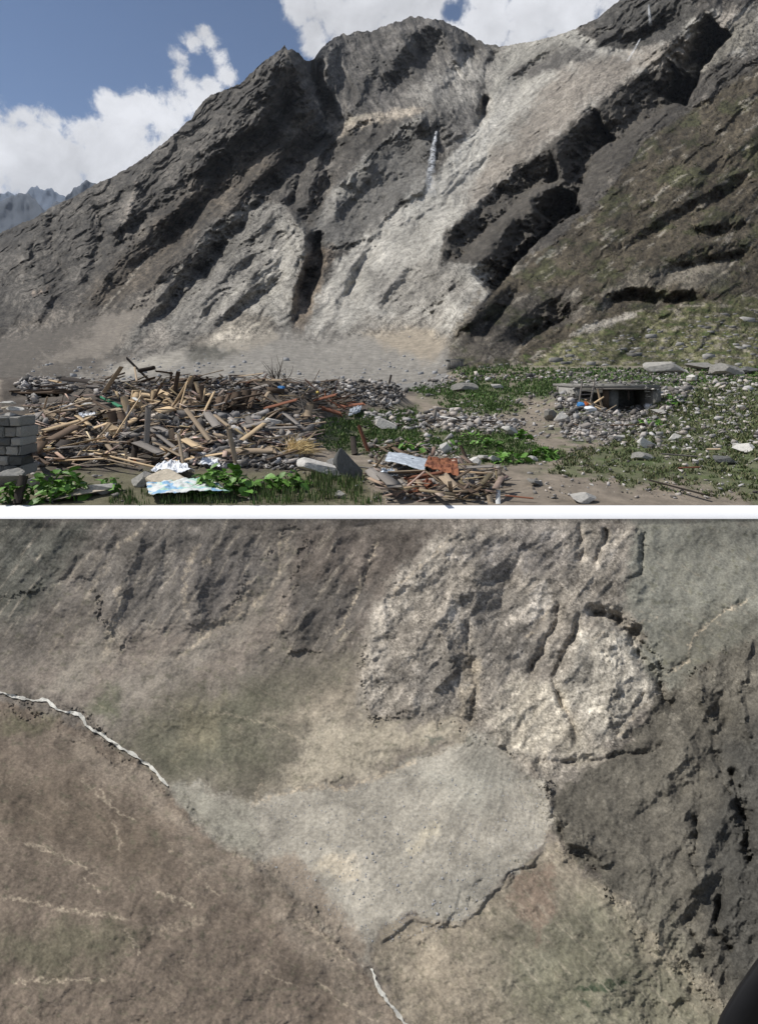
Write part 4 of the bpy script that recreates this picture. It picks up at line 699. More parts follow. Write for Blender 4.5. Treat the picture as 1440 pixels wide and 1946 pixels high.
river([(-60, 1300), (0, 1316), (25, 1323), (48, 1330)], 6, 1); river([(48, 1330), (90, 1332), (110, 1350), (152, 1359), (165, 1380)], 6, 2)
river([(165, 1380), (200, 1402), (235, 1424), (270, 1445), (298, 1468), (306, 1482), (320, 1494)], 6, 3); river([(704, 1842), (712, 1862), (722, 1884), (745, 1915), (772, 1950), (800, 1990)], 8, 4)
def valley_boulders():
    # loose rocks on the landslide deposit
    n = 2600; px = RNG.uniform(480, 1040, n); py = RNG.uniform(1470, 1790, n)
    k = inpoly(px, py, [(480, 1535), (745, 1465), (930, 1400), (1045, 1520), (1045, 1600), (870, 1760), (700, 1800), (480, 1620)]); px, py = px[k], py[k]
    V = []; Fc = []
    for a, b in zip(px, py):
        p = valley_point(a, b); s = .0022 * (1 + RNG.exponential(.8)); o = len(V)
        for c in ((-1, -1, -1), (1, -1, -1), (1, 1, -1), (-1, 1, -1), (-1, -1, 1), (1, -1, 1), (1, 1, 1), (-1, 1, 1)): V.append(p + np.array(c) * s * RNG.uniform(.5, 1, 3))
        for f in ((0, 3, 2, 1), (4, 5, 6, 7), (0, 1, 5, 4), (1, 2, 6, 5), (2, 3, 7, 6), (3, 0, 4, 7)): Fc.append([o + j for j in f])
    tag(obj('landslide_rocks', np_mesh('landslide_rocks', V, Fc, np.full((len(V), 3), .33)), M['rubble']), 'tiny pale rocks strewn over the grey landslide deposit', 'rocks', kind='stuff')
valley_boulders()
def window_frame():
    # dark moulded edge in the lower right corner: a curved bar of real thickness
    P = [(1620, 1640), (1500, 1740), (1462, 1790), (1430, 1832), (1400, 1875), (1370, 1925), (1350, 1975), (1330, 2060)]; V = []; d0 = 2.6
    for a, b in P:
        for dx, dd in ((0, 0), (3, -.02), (14, -.05), (60, -.07), (400, -.07), (400, .1), (10, .1)):
            d = d0 + dd; V.append(((a + dx - CX) / F * d, d, (HY - b) / F * d))
    n = 7; Fc = [[i * n + j, i * n + (j + 1) % n, (i + 1) * n + (j + 1) % n, (i + 1) * n + j] for i in range(len(P) - 1) for j in range(n)]
    tag(obj('window_frame', np_mesh('window_frame', V, Fc, None, True), M['black']), 'black curved window edge across the lower right corner', 'window frame')
window_frame()
# ------------------------------------------------------------------ rocks
def rock_mesh(seed, sub=3, sx=1, sy=1, sz=.7, cuts=11, rough=.03):
    import bmesh
    rg = np.random.default_rng(seed); bm = bmesh.new(); bmesh.ops.create_icosphere(bm, subdivisions=sub, radius=1)
    V = np.array([v.co[:] for v in bm.verts]); 
    for _ in range(cuts):
        n = rg.normal(size=3); n /= np.linalg.norm(n); h = rg.uniform(.36, .75); d = V @ n; m = d > h; V[m] -= np.outer(d[m] - h, n)
    V += rg.normal(size=V.shape) * rough * (.5 if sub > 2 else 1); V *= np.array([sx, sy, sz])
    for v, c in zip(bm.verts, V): v.co = c
    me = bpy.data.meshes.new('rock'); bm.to_mesh(me); bm.free(); return me
ROCKS = [rock_mesh(100 + i, 2, 1, RNG.uniform(.65, 1), RNG.uniform(.4, .8), 12, .02) for i in range(14)]
BIG = [rock_mesh(200 + i, 4, 1, RNG.uniform(.7, 1), RNG.uniform(.55, .8), 13, .012) for i in range(8)]
MATN = {'pale': 'stone_light', 'grey': 'stone_mid', 'dark grey': 'stone_dark', 'cream': 'stone_cream'}
_rm = {}
def rock(name, mesh, p, size, col, label, cat, group=None, sc=(1, 1, 1), rot=None, sink=.25):
    key = (mesh.name, col)
    if key not in _rm:
        m2 = mesh.copy(); m2.materials.clear(); m2.materials.append(M[MATN[col]]); _rm[key] = m2
    o = obj(name, _rm[key]); o.location = Vector(p) + Vector((0, 0, size * sc[2] * (.5 - sink)))
    o.scale = (size * sc[0], size * sc[1], size * sc[2]); o.rotation_euler = rot if rot else (random.uniform(-.4, .4), random.uniform(-.4, .4), random.uniform(0, 6.3))
    return tag(o, label, cat, group)
# boulders one can point at: px, py (foot), width px, height px, colour, label
BOULD = [(145, 951, 100, 20, 'cream', 'broad flat cream boulder at the very front left, below the leafy plants'), (186, 942, 48, 24, 'pale', 'white boulder between two leafy plants at the front left'),
    (314, 930, 66, 34, 'cream', 'tan flat-topped boulder just above the blue patterned tarp'), (265, 925, 36, 26, 'grey', 'crumpled grey boulder left of the tan boulder and white sheet'),
    (606, 908, 66, 32, 'pale', 'big white sloping boulder behind the front grass, left of the dark upright boulder'), (660, 914, 38, 50, 'dark grey', 'speckled dark grey boulder standing upright beside the wooden post'),
    (634, 890, 26, 18, 'pale', 'small white rock wedged between the white and the dark boulder'), (582, 895, 26, 20, 'grey', 'grey rock touching the left side of the big white boulder'),
    (10, 925, 60, 40, 'grey', 'grey boulder at the left edge under the block wall'), (60, 930, 24, 26, 'grey', 'small grey boulder beside the dark stump at the left edge'),
    (420, 878, 30, 18, 'grey', 'rounded grey rock in front of the standing plank'), (388, 885, 40, 15, 'pale', 'long white rock lying behind the leafy plant'),
    (520, 814, 26, 20, 'pale', 'squarish white rock on the slope of the rubble heap'), (790, 830, 2, 2, 'grey', ''),
    (1385, 715, 46, 26, 'grey', 'large grey boulder at the right with a bright flat top'), (1275, 712, 56, 26, 'grey', 'wide grey boulder above the ruined shelter, right of the grass'),
    (1345, 704, 50, 20, 'grey', 'low grey boulder left of the bright-topped one'), (1317, 728, 24, 18, 'pale', 'pale boulder standing in rubble below the grey boulders'), (1425, 711, 40, 14, 'dark grey', 'dark low boulder at the right edge of the rubble'),
    (1108, 957, 40, 18, 'pale', 'smooth pale boulder on bare soil at the front edge'), (1018, 925, 26, 14, 'grey', 'grey stone alone on bare soil right of the boards'),
    (1230, 852, 24, 18, 'pale', 'white boulder alone in the green field below the shelter'), (1223, 876, 32, 16, 'grey', 'dark topped boulder with white front in the green field'),
    (1385, 884, 34, 16, 'dark grey', 'lumpy dark grey rock near the right edge'), (1424, 862, 34, 22, 'pale', 'large white boulder at the right edge of the field'), (1402, 853, 18, 12, 'pale', 'smaller white boulder touching the large one at the right edge'),
    (790, 700, 24, 18, 'dark grey', 'dark round boulder at the foot of the grey scree'), (812, 697, 26, 12, 'dark grey', 'flat dark boulder right of the round one below the scree'), (970, 830, 26, 22, 'pale', 'pale pointed boulder at the end of the stone line'),
    (735, 818, 28, 20, 'pale', 'white boulder at the left end of the grass patch'), (880, 745, 40, 18, 'grey', 'wide grey rock standing in the far green meadow'), (948, 741, 22, 11, 'grey', 'grey pointed rock in the middle of the far meadow'),
    (1072, 740, 20, 14, 'pale', 'white pointed rock left of the ruined shelter'), (1047, 800, 28, 26, 'grey', 'split grey boulder left of the shelter rubble'), (1068, 803, 20, 18, 'pale', 'white boulder beside the split grey boulder'),
    (902, 886, 22, 16, 'pale', 'white cube shaped rock behind the corrugated sheets'), (925, 878, 26, 14, 'pale', 'white flat rock right of the cube shaped rock'), (943, 880, 22, 12, 'pale', 'white rock at the edge of the dark green plants'),
    (1012, 878, 16, 12, 'pale', 'small white rock at the tip of the dark green plants'), (848, 862, 18, 22, 'pale', 'pale upright rock standing in leafy plants'), (1260, 790, 26, 14, 'grey', 'flat grey rock at the foot of the shelter mound'),
    (1176, 838, 26, 12, 'pale', 'low wedge shaped pale rock in the field below the shelter'), (1285, 838, 16, 14, 'pale', 'white square rock right of the wedge shaped rock'), (1240, 880, 2, 2, 'grey', ''),
    (700, 690, 6, 5, 'pale', ''), (962, 712, 2, 2, 'grey', ''), (783, 936, 20, 14, 'pale', 'round white stone below the rusted sheet'), (180, 790, 2, 2, 'pale', ''), (163, 778, 24, 16, 'pale', 'rounded pale rock above the scattered planks'),
    (1000, 650, 1, 1, 'grey', ''), (645, 948, 20, 14, 'grey', 'dusty stone in the front grass'), (1018, 722, 2, 2, 'grey', '')]
for i, (px, py, wd, hg, c, lab) in enumerate(BOULD):
    if not lab: continue
    p = ground_at(px, py); d = p.y; sw = wd / F * d / 1.22; sh = hg / F * d / .82
    rock('boulder', BIG[i % 8], p + Vector((0, sw * .4, 0)), 1, c, lab, 'boulder', None, (sw, sw * .8, sh), (random.uniform(-.15, .15), random.uniform(-.15, .15), random.uniform(-.5, .5)), .12)

LAND = [(25, 840, 'right of the block wall at the left edge'), (90, 730, 'on the stone heap at the far left crest'), (110, 760, 'around the dark recess in the rubble'), (200, 725, 'on the crest below the leaning beam'), (250, 760, 'around the framed wooden panel'),
        (210, 778, 'near the green board'), (130, 850, 'in the timber beside the block wall'), (230, 870, 'above the long pale board at the front'), (330, 860, 'above the white sheet'), (430, 850, 'around the standing tan plank'), (310, 720, 'on the dark crest behind the timber'),
        (430, 760, 'behind the big brown boards'), (520, 730, 'around the wooden box and dead shrub'), (520, 810, 'on the stony slope left of the grass'), (580, 860, 'around the straw bundle'), (620, 765, 'around the rust red timbers'), (640, 830, 'at the left edge of the green grass'),
        (710, 750, 'on the round stone pile'), (700, 880, 'left of the corrugated sheets'), (740, 800, 'at the stone line behind the grass'), (830, 800, 'in the middle of the stone line'), (940, 810, 'at the right end of the stone line'), (840, 910, 'around the rusted sheet'), (930, 930, 'on the soil right of the sheets'),
        (860, 860, 'among the dark green plants'), (900, 760, 'in the far meadow'), (850, 710, 'below the dark cliff foot'), (1000, 715, 'beyond the far meadow'), (1100, 790, 'in front of the ladder'), (1170, 800, 'in front of the shelter opening'), (1170, 715, 'on top of the shelter'), (1270, 760, 'right of the shelter'),
        (1120, 830, 'at the foot of the shelter rubble'), (1230, 720, 'behind the shelter'), (1340, 740, 'in the upper field at the right'), (1330, 800, 'in the middle of the right field'), (1400, 850, 'near the right edge'), (1220, 870, 'in the lower field'), (1300, 920, 'around the dark log'), (1100, 900, 'on the bare soil'), (1020, 850, 'between the plants and the shelter rubble')]
def near(px, py): return min(LAND, key=lambda l: (l[0] - px) ** 2 + ((l[1] - py) * 1.6) ** 2)[2]

STONE_ZONES = [  # polygon, share, size px lo/hi, pale share
    ([(30, 735), (60, 715), (140, 712), (145, 745), (60, 760)], 9, 5, 13, .55), ([(190, 735), (350, 722), (470, 725), (480, 745), (350, 760), (180, 755)], 12, 4, 11, .4), ([(220, 800), (300, 790), (560, 790), (600, 850), (560, 890), (380, 890), (230, 850)], 44, 5, 19, .45),
    ([(540, 735), (740, 722), (775, 748), (740, 782), (660, 760), (560, 750)], 16, 4, 9, .4), ([(610, 800), (560, 900), (480, 890), (520, 800)], 8, 5, 14, .5), ([(690, 785), (850, 782), (1000, 800), (980, 828), (800, 822), (690, 815)], 14, 4, 12, .7),
    ([(1050, 750), (1095, 725), (1095, 770), (1250, 775), (1300, 720), (1310, 745), (1250, 810), (1150, 850), (1070, 835), (1060, 800)], 26, 4, 11, .5), ([(1080, 712), (1260, 700), (1440, 722), (1440, 735), (1260, 735), (1090, 735)], 9, 3, 8, .5),
    ([(1260, 740), (1440, 725), (1440, 850), (1300, 860), (1180, 850)], 16, 4, 11, .8), ([(1000, 830), (1180, 860), (1440, 860), (1440, 950), (1000, 950)], 7, 3, 8, .6), ([(700, 840), (860, 830), (900, 880), (820, 895), (700, 890)], 8, 4, 12, .6),
    ([(780, 730), (860, 715), (1090, 705), (1090, 722), (900, 730), (800, 760)], 8, 3, 9, .5), ([(700, 900), (960, 880), (960, 958), (700, 958)], 5, 3, 9, .5), ([(50, 760), (200, 790), (220, 880), (60, 890)], 12, 4, 14, .45), ([(0, 860), (700, 890), (700, 958), (0, 958)], 3, 3, 9, .5), ([(860, 765), (1060, 745), (1060, 830), (1000, 850), (880, 790)], 6, 3, 9, .6)]
def sample_zone(P, n):
    P_ = np.array(P); px = []; py = []
    while len(px) < n:
        a = RNG.uniform(P_[:, 0].min(), P_[:, 0].max(), n * 3); b = RNG.uniform(P_[:, 1].min(), P_[:, 1].max(), n * 3); k = inpoly(a, b, P); px += list(a[k]); py += list(b[k])
    return np.array(px[:n]), np.array(py[:n])
def stones():
    tot = sum(z[1] for z in STONE_ZONES); small = []
    for P, sh, lo, hi, pale in STONE_ZONES:
        n = int(round(285 * sh / tot)); px, py = sample_zone(P, n); pts = ground_many(px, py)
        for a, b, p in zip(px, py, pts):
            s = RNG.uniform(.55, 1) * hi / F * p[1] * .9; c = RNG.choice(['pale', 'grey', 'dark grey', 'cream'], p=[pale * .9, (1 - pale) * .7, (1 - pale) * .3, pale * .1])
            fl = RNG.uniform(.5, 1.1); shp = 'flat' if fl < .68 else ('blocky' if fl > .9 else 'angular'); sz = 'larger' if s > .8 * hi / F * p[1] * .9 else 'smaller'
            lab = f'{sz} {c} {shp} stone {near(a, b)}'
            rock('stone', ROCKS[RNG.integers(14)], p, s, str(c), lab, 'stone', f'{sz} {c} {shp} stones {near(a, b)}', (1, RNG.uniform(.7, 1), fl), None, .3)
        m = int(12500 * sh / tot); px, py = sample_zone(P, m); pts = ground_many(px, py); small.append((pts, lo, hi, pale))
    # the uncountable small rubble, one object
    V = []; Fc = []; Cc = []; cube = np.array([(-1, -1, -1), (1, -1, -1), (1, 1, -1), (-1, 1, -1), (-1, -1, 1), (1, -1, 1), (1, 1, 1), (-1, 1, 1)], float)
    FF = np.array([(0, 3, 2, 1), (4, 5, 6, 7), (0, 1, 5, 4), (1, 2, 6, 5), (2, 3, 7, 6), (3, 0, 4, 7)]); o = 0
    for pts, lo, hi, pale in small:
        n = len(pts); s = (lo * .3 + hi * np.clip(RNG.exponential(.26, n), .08, .85)) / F * pts[:, 1] * .6; c = cube[None] * RNG.uniform(.5, 1.15, (n, 8, 3)) * np.stack([np.ones(n) * 1.15, RNG.uniform(.4, 1, n), RNG.uniform(.18, .75, n)], 1)[:, None] 
        ax = RNG.normal(size=(n, 3)); ax /= np.linalg.norm(ax, axis=1)[:, None]; th = RNG.uniform(0, 1.2, n); yaw = RNG.uniform(0, 6.3, n)
        cy, sy = np.cos(yaw)[:, None], np.sin(yaw)[:, None]; c = np.stack([c[..., 0] * cy - c[..., 1] * sy, c[..., 0] * sy + c[..., 1] * cy, c[..., 2]], -1)
        k = ax[:, None]; ct = np.cos(th)[:, None, None]; sn = np.sin(th)[:, None, None]; c = c * ct + np.cross(k, c) * sn + k * (k * c).sum(-1, keepdims=True) * (1 - ct)
        v = c * s[:, None, None] + pts[:, None] + np.array([0, 0, 1]) * (s * RNG.uniform(.1, 1.1, n))[:, None, None]
        V.append(v.reshape(-1, 3)); Fc.append((FF[None] + (np.arange(n) * 8 + o)[:, None, None]).reshape(-1, 4)); o += 8 * n
        base = np.where(RNG.random(n) < pale * .85, RNG.uniform(.26, .52, n), RNG.uniform(.06, .24, n)); w_ = RNG.uniform(.78, .96, n); Cc.append(np.repeat(np.stack([base, base * (.5 + .5 * w_), base * w_], 1), 8, 0))
    tag(obj('rubble', np_mesh('rubble', np.concatenate(V), np.concatenate(Fc), np.concatenate(Cc)), M['rubble']), 'small broken rubble spread over the collapsed houses and the field', 'rubble', kind='stuff')
stones()

# ------------------------------------------------------------------ timber
def plank_mesh(seed, th=.22):
    rg = np.random.default_rng(seed); V = []; n = 6
    for i in range(n):
        x = i / (n - 1) - .5
        for (a, b) in ((-.5, -.5), (.5, -.5), (.5, .5), (-.5, .5)):
            e = rg.uniform(-.05, .05) if i in (0, n - 1) else 0; wv = rg.normal() * .035
            V.append((x + e, a + wv, b * th * 2 * .5 + .04 * math.sin(x * 3 + seed)))
    Fc = [[i * 4 + j, (i + 1) * 4 + j, (i + 1) * 4 + (j + 1) % 4, i * 4 + (j + 1) % 4] for i in range(n - 1) for j in range(4)]; Fc = [f[::-1] for f in Fc]
    me = np_mesh('plank', V, Fc + [[0, 1, 2, 3], [n * 4 - 1, n * 4 - 2, n * 4 - 3, n * 4 - 4]]); return me
PL = [plank_mesh(i, .12) for i in range(5)] + [plank_mesh(9 + i, .5) for i in range(3)]
_pm = {}
WORD = dict(pale='pale yellow', tan='tan', grey='weathered grey', brown='brown', dark='blackened', red='rust red', green='green painted', white='whitish', slate='slate grey')
def beam(p1, p2, wid, col, name='plank', label=None, cat='plank', group=None, thick=False, roll=None, parent=None):
    k = (random.randrange(5) if not thick else 5 + random.randrange(3), col)
    if k not in _pm: m = PL[k[0]].copy(); m.materials.clear(); m.materials.append(M[col]); _pm[k] = m
    o = obj(name, _pm[k], parent=parent); v = Vector(p2) - Vector(p1); o.location = (Vector(p1) + Vector(p2)) / 2
    o.rotation_mode = 'QUATERNION'; q = v.to_track_quat('X', 'Z'); o.rotation_quaternion = q @ Quaternion((1, 0, 0), random.uniform(-.6, .6) if roll is None else roll)
    o.scale = (v.length, wid, max(wid, .03)); return tag(o, label, cat, group) if not parent else o
# x1,y1,x2,y2,width px,colour,up?,label
PK = [(283, 722, 242, 681, 6, 'dark', 1, 'long dark beam leaning up to the left above the crest of the heap'), (47, 806, 150, 792, 5, 'tan', 0, 0), (51, 820, 93, 795, 8, 'tan', 0, 0), (89, 812, 172, 780, 4, 'tan', 0, 0),
    (86, 848, 183, 809, 9, 'pale', 0, 'wide pale board lying in the middle of the left timber pile'), (147, 814, 171, 832, 8, 'pale', 0, 'short pale board crossing the wide pale one'), (162, 860, 211, 806, 5, 'tan', 1, 'thin tan pole leaning right beside the wide pale board'), (111, 876, 199, 860, 9, 'grey', 0, 'heavy grey beam lying across the lower left timber'),
    (174, 777, 211, 799, 8, 'brown', 0, 0), (167, 756, 192, 767, 5, 'grey', 0, 0), (193, 767, 231, 784, 6, 'green', 0, 'green painted board lying on the timber pile'), (246, 792, 236, 755, 11, 'pale', 1, 'pale board standing left of the framed panel'),
    (273, 782, 263, 755, 6, 'pale', 1, 0), (274, 773, 322, 776, 6, 'pale', 0, 0), (290, 770, 293, 741, 8, 'pale', 1, 'pale board standing upright right of the framed panel'), (324, 789, 342, 759, 8, 'tan', 1, 0), (330, 770, 317, 753, 9, 'pale', 1, 0), (222, 812, 211, 781, 14, 'brown', 1, 0), (236, 812, 230, 784, 12, 'brown', 1, 0),
    (253, 776, 264, 789, 5, 'white', 0, 0), (42, 850, 75, 828, 14, 'grey', 0, 0), (44, 880, 80, 838, 22, 'brown', 1, 0), (97, 866, 150, 848, 17, 'brown', 0, 0), (178, 878, 299, 900, 6, 'pale', 0, 'long pale board at the front of the pile, upper of two'), (169, 886, 258, 904, 4, 'tan', 0, 'long thin tan board at the front of the pile, lower of two'),
    (53, 878, 86, 896, 3, 'tan', 0, 0), (261, 869, 306, 892, 15, 'grey', 0, 'wide grey board left of the white crumpled sheet'), (294, 869, 347, 892, 8, 'tan', 0, 0), (350, 864, 375, 895, 12, 'pale', 0, 0), (351, 895, 339, 824, 5, 'tan', 1, 0), (354, 802, 400, 867, 7, 'tan', 0, 'long round pole sloping down to the right in the middle of the timber'), (319, 855, 386, 855, 4, 'tan', 0, 0),
    (329, 853, 325, 814, 9, 'tan', 1, 0), (278, 834, 336, 876, 6, 'grey', 0, 0), (289, 834, 317, 856, 8, 'grey', 0, 0), (254, 876, 261, 831, 9, 'dark', 1, 'dark square post standing above the long pale board'), (240, 889, 240, 853, 4, 'tan', 1, 0), (189, 848, 219, 878, 6, 'tan', 0, 0), (361, 772, 361, 744, 4, 'brown', 1, 0),
    (382, 752, 372, 725, 7, 'pale', 1, 0), (389, 777, 383, 734, 9, 'brown', 1, 0), (353, 777, 375, 788, 4, 'tan', 0, 0), (97, 742, 114, 755, 5, 'pale', 0, 0), (78, 746, 130, 746, 6, 'grey', 0, 0), (349, 792, 410, 790, 9, 'slate', 0, 0), (336, 826, 344, 809, 3, 'grey', 1, 0),
    (147, 727, 200, 730, 6, 'brown', 0, 0), (200, 732, 236, 724, 5, 'brown', 0, 0), (178, 724, 158, 712, 4, 'brown', 1, 0), (231, 724, 211, 717, 4, 'tan', 1, 0), (142, 722, 140, 705, 3, 'dark', 1, 0), (326, 722, 325, 707, 4, 'dark', 1, 0), (394, 727, 394, 716, 4, 'dark', 1, 0), (438, 724, 438, 714, 4, 'dark', 1, 0), (262, 728, 295, 724, 10, 'dark', 0, 0), (296, 726, 330, 722, 12, 'brown', 0, 0),
    (420, 785, 436, 748, 16, 'brown', 1, 0), (438, 782, 452, 744, 16, 'brown', 1, 0), (455, 780, 468, 743, 16, 'brown', 1, 0), (470, 778, 482, 743, 14, 'brown', 1, 0), (404, 788, 420, 755, 14, 'brown', 1, 0), (492, 772, 511, 745, 10, 'tan', 1, 'tan board leaning right beside the big brown boards'), (403, 795, 458, 773, 8, 'grey', 0, 0),
    (392, 803, 412, 839, 12, 'grey', 0, 0), (450, 886, 434, 813, 8, 'tan', 1, 'tall tan plank standing nearly upright above the leafy plants'), (458, 869, 503, 837, 8, 'pale', 0, 0), (539, 803, 569, 837, 9, 'grey', 0, 0), (496, 864, 617, 837, 5, 'tan', 0, 'long thin tan pole lying over the straw bundle'), (508, 839, 567, 837, 7, 'grey', 0, 0), (408, 814, 436, 842, 6, 'tan', 0, 0), (440, 785, 500, 780, 5, 'brown', 0, 0),
    (674, 866, 670, 831, 9, 'dark', 1, 'dark wooden post standing behind the dark boulder'), (701, 861, 682, 809, 6, 'red', 1, 'dark red pole leaning left over the green grass'), (690, 856, 728, 896, 8, 'tan', 0, 'tan round pole sloping down to the corrugated sheet'), (686, 899, 736, 902, 4, 'grey', 0, 0), (506, 903, 567, 888, 5, 'brown', 0, 0),
    (739, 730, 743, 712, 3, 'dark', 1, 'dark stake leaning on the round stone pile'), (833, 781, 880, 789, 4, 'grey', 0, 0), (836, 798, 886, 805, 4, 'white', 0, 0), (700, 790, 833, 800, 3.5, 'dark', 0, 'long dark pole lying along the stone line, left one'), (833, 803, 967, 808, 3, 'dark', 0, 'long dark pole lying along the stone line, right one'), (725, 817, 775, 810, 4, 'brown', 0, 0), (928, 826, 947, 853, 5, 'grey', 0, 0),
    (890, 882, 876, 848, 6, 'brown', 1, 'brown post leaning left among the dark green plants'), (822, 801, 828, 778, 5, 'grey', 1, 0), (806, 906, 905, 959, 9, 'brown', 0, 'thick brown pole running from the corrugated sheet to the front edge'), (878, 914, 886, 937, 9, 'grey', 0, 0), (899, 925, 893, 900, 11, 'grey', 1, 0), (904, 920, 915, 948, 7, 'grey', 0, 0), (946, 958, 946, 931, 7, 'white', 1, 0),
    (932, 957, 929, 940, 9, 'tan', 1, 0), (906, 906, 947, 924, 5, 'brown', 0, 0), (722, 920, 750, 956, 20, 'grey', 0, 'broad grey brown board under the small rusted sheet'), (743, 906, 775, 944, 5, 'grey', 0, 0), (739, 856, 772, 881, 6, 'brown', 0, 0), (722, 863, 756, 848, 5, 'brown', 0, 0), (801, 906, 828, 948, 4, 'grey', 0, 0), (958, 953, 1014, 956, 3, 'red', 0, 0), (905, 938, 930, 955, 8, 'brown', 0, 0),
    (1229, 924, 1345, 955, 5, 'dark', 0, 'long dark log lying on the soil at the lower right'), (1254, 873, 1323, 875, 4.5, 'grey', 0, 'grey log lying in the right field above the dark log'), (1343, 860, 1368, 862, 4, 'tan', 0, 0), (1287, 898, 1329, 899, 4, 'red', 0, 0), (1107, 766, 1148, 781, 3.5, 'tan', 0, 0), (1110, 764, 1150, 776, 3.5, 'tan', 0, 0), (1112, 770, 1145, 784, 3, 'pale', 0, 0),
    (1225, 776, 1240, 762, 4, 'tan', 1, 0), (1210, 812, 1238, 806, 4, 'brown', 0, 0), (1075, 806, 1100, 815, 3, 'brown', 0, 0), (33, 960, 45, 905, 12, 'dark', 1, 'dark broken stump standing at the left edge'), (0, 868, 42, 858, 10, 'brown', 0, 'brown lintel beam set in the block wall'), (55, 880, 70, 925, 6, 'brown', 0, 0), (62, 882, 92, 905, 5, 'brown', 0, 0)]
def lab_plank(col, L, up, px, py):
    sz = 'long' if L > 1.5 else ('short' if L < .7 else 'mid-length'); pos = 'leaning' if up else 'lying'
    return f'{sz} {WORD[col]} plank {pos} {near(px, py)}', f'{sz} {WORD[col]} planks {pos} {near(px, py)}'
def boards():
    # broad broken boards and door leaves thrown on the heap
    Q = [(95, 850, 128, 835, 20, 'brown'), (120, 872, 150, 850, 18, 'dark'), (60, 870, 88, 852, 20, 'brown'), (196, 806, 232, 792, 16, 'tan'), (300, 800, 330, 786, 15, 'pale'), (340, 806, 372, 800, 14, 'grey'), (236, 846, 262, 838, 17, 'grey'), (372, 838, 392, 812, 15, 'grey'), (410, 850, 432, 842, 14, 'tan'), (262, 766, 286, 762, 12, 'pale'), (298, 760, 318, 764, 12, 'pale'),
         (150, 778, 176, 770, 11, 'tan'), (470, 826, 496, 818, 13, 'grey'), (560, 826, 588, 832, 12, 'grey'), (375, 772, 402, 768, 14, 'brown'), (120, 826, 145, 818, 13, 'pale'), (204, 830, 226, 836, 14, 'pale'), (312, 878, 336, 870, 14, 'pale'), (80, 800, 104, 804, 12, 'tan'), (700, 915, 722, 930, 14, 'grey'), (840, 930, 862, 944, 14, 'tan')]
    for x1, y1, x2, y2, wp, col in Q:
        a = ground_at(x1, y1) + Vector((0, -.1, .32)); b = ground_at(x2, y2); b = Vector((b.x, a.y + max(-.8, min(.8, b.y - a.y)), 0)); b.z = (HY - y2) / F * b.y + .2; l2, g = lab_plank(col, .9, False, x1, y1)
        beam(a, b, wp * 1.25 / F * a.y, col, 'board', l2.replace('plank', 'broad board').replace('mid-length ', ''), 'board', g.replace('planks', 'broad boards').replace('mid-length ', ''), roll=random.uniform(.3, .9))
def planks():
    boards()
    for x1, y1, x2, y2, wpx, col, up, lab in PK:
        a = ground_at(x1, y1); wd = wpx * 1.2 / F * a.y
        if up:
            d = a.y + .15; lean = random.uniform(-.1, .5); b = Vector(((x2 - CX) / F * (d + lean), d + lean, (HY - y2) / F * (d + lean)))
        else:
            b = ground_at(x2, y2)
            if abs(b.y - a.y) > 4: b = Vector(((x2 - CX) / F * a.y, a.y, a.z + (y1 - y2) / F * a.y))
            lift = wd * .6 + random.uniform(.15, .38) * (1 if x1 < 640 else .3); a = a + Vector((0, 0, lift)); b = b + Vector((0, 0, lift * random.uniform(.6, 1.5)))
        L = (b - a).length; l2, g = lab_plank(col, L, up, (x1 + x2) / 2, (y1 + y2) / 2)
        beam(a, b, wd, col, label=lab or l2, group=None if lab else g, thick=wpx < 7 or col == 'dark', roll=random.uniform(-.3, .3))
    Z = [([(45, 795), (90, 770), (170, 770), (230, 800), (300, 800), (240, 870), (160, 892), (50, 885)], 40, ['tan', 'pale', 'pale', 'pale', 'brown', 'grey', 'dark'], .5, 1.7, .12), ([(170, 760), (250, 750), (380, 745), (420, 790), (340, 810), (230, 800)], 26, ['tan', 'pale', 'pale', 'pale', 'brown'], .4, 1.3, .4),
         ([(250, 810), (400, 800), (450, 880), (330, 895), (250, 880)], 14, ['tan', 'pale', 'grey', 'pale'], .5, 1.5, .25), ([(140, 718), (330, 716), (480, 725), (480, 740), (150, 738)], 22, ['dark', 'brown', 'brown', 'tan'], .5, 1.5, .0), ([(460, 728), (600, 724), (660, 738), (660, 790), (580, 800), (440, 790)], 32, ['dark', 'brown', 'brown', 'grey', 'dark', 'red'], .4, 1.4, .06),
         ([(590, 758), (655, 762), (660, 785), (600, 782)], 16, ['red', 'red', 'red', 'brown'], .6, 1.8, .1), ([(690, 845), (790, 850), (960, 910), (950, 955), (740, 955)], 15, ['brown', 'grey', 'grey', 'tan', 'dark', 'red'], .25, 1.0, .1), ([(440, 790), (600, 800), (600, 870), (450, 880)], 16, ['tan', 'grey', 'brown'], .3, 1.0, .15), ([(1100, 745), (1250, 745), (1250, 830), (1090, 830)], 8, ['brown', 'grey', 'tan'], .4, 1.2, .05)]
    for P, n, cols, lo, hi, upf in Z:
        px, py = sample_zone(P, n); pts = ground_many(px, py)
        for a, b, p in zip(px, py, pts):
            p = Vector(p.tolist()); L = float(RNG.uniform(lo, hi)); col = str(RNG.choice(cols)); up = RNG.random() < upf; az = RNG.uniform(-.6, .9) if RNG.random() < .7 else RNG.uniform(0, 3.14); el = float(RNG.uniform(.5, 1.4) if up else RNG.normal() * .22)
            dv = Vector((math.cos(az) * math.cos(el), math.sin(az) * math.cos(el) * .8, math.sin(el))); q = p + dv * L
            if not up: q.z = max(q.z, float(H(q.x, q.y)) + .05)
            lf = Vector((0, 0, random.uniform(.03, .3))); wd = float(RNG.uniform(.06, .27) if RNG.random() < .7 else RNG.uniform(.04, .08)); l2, g = lab_plank(col, L, up, a, b)
            beam(p + lf, q + lf, wd, col, label=l2, group=g, thick=wd < .08)
planks()
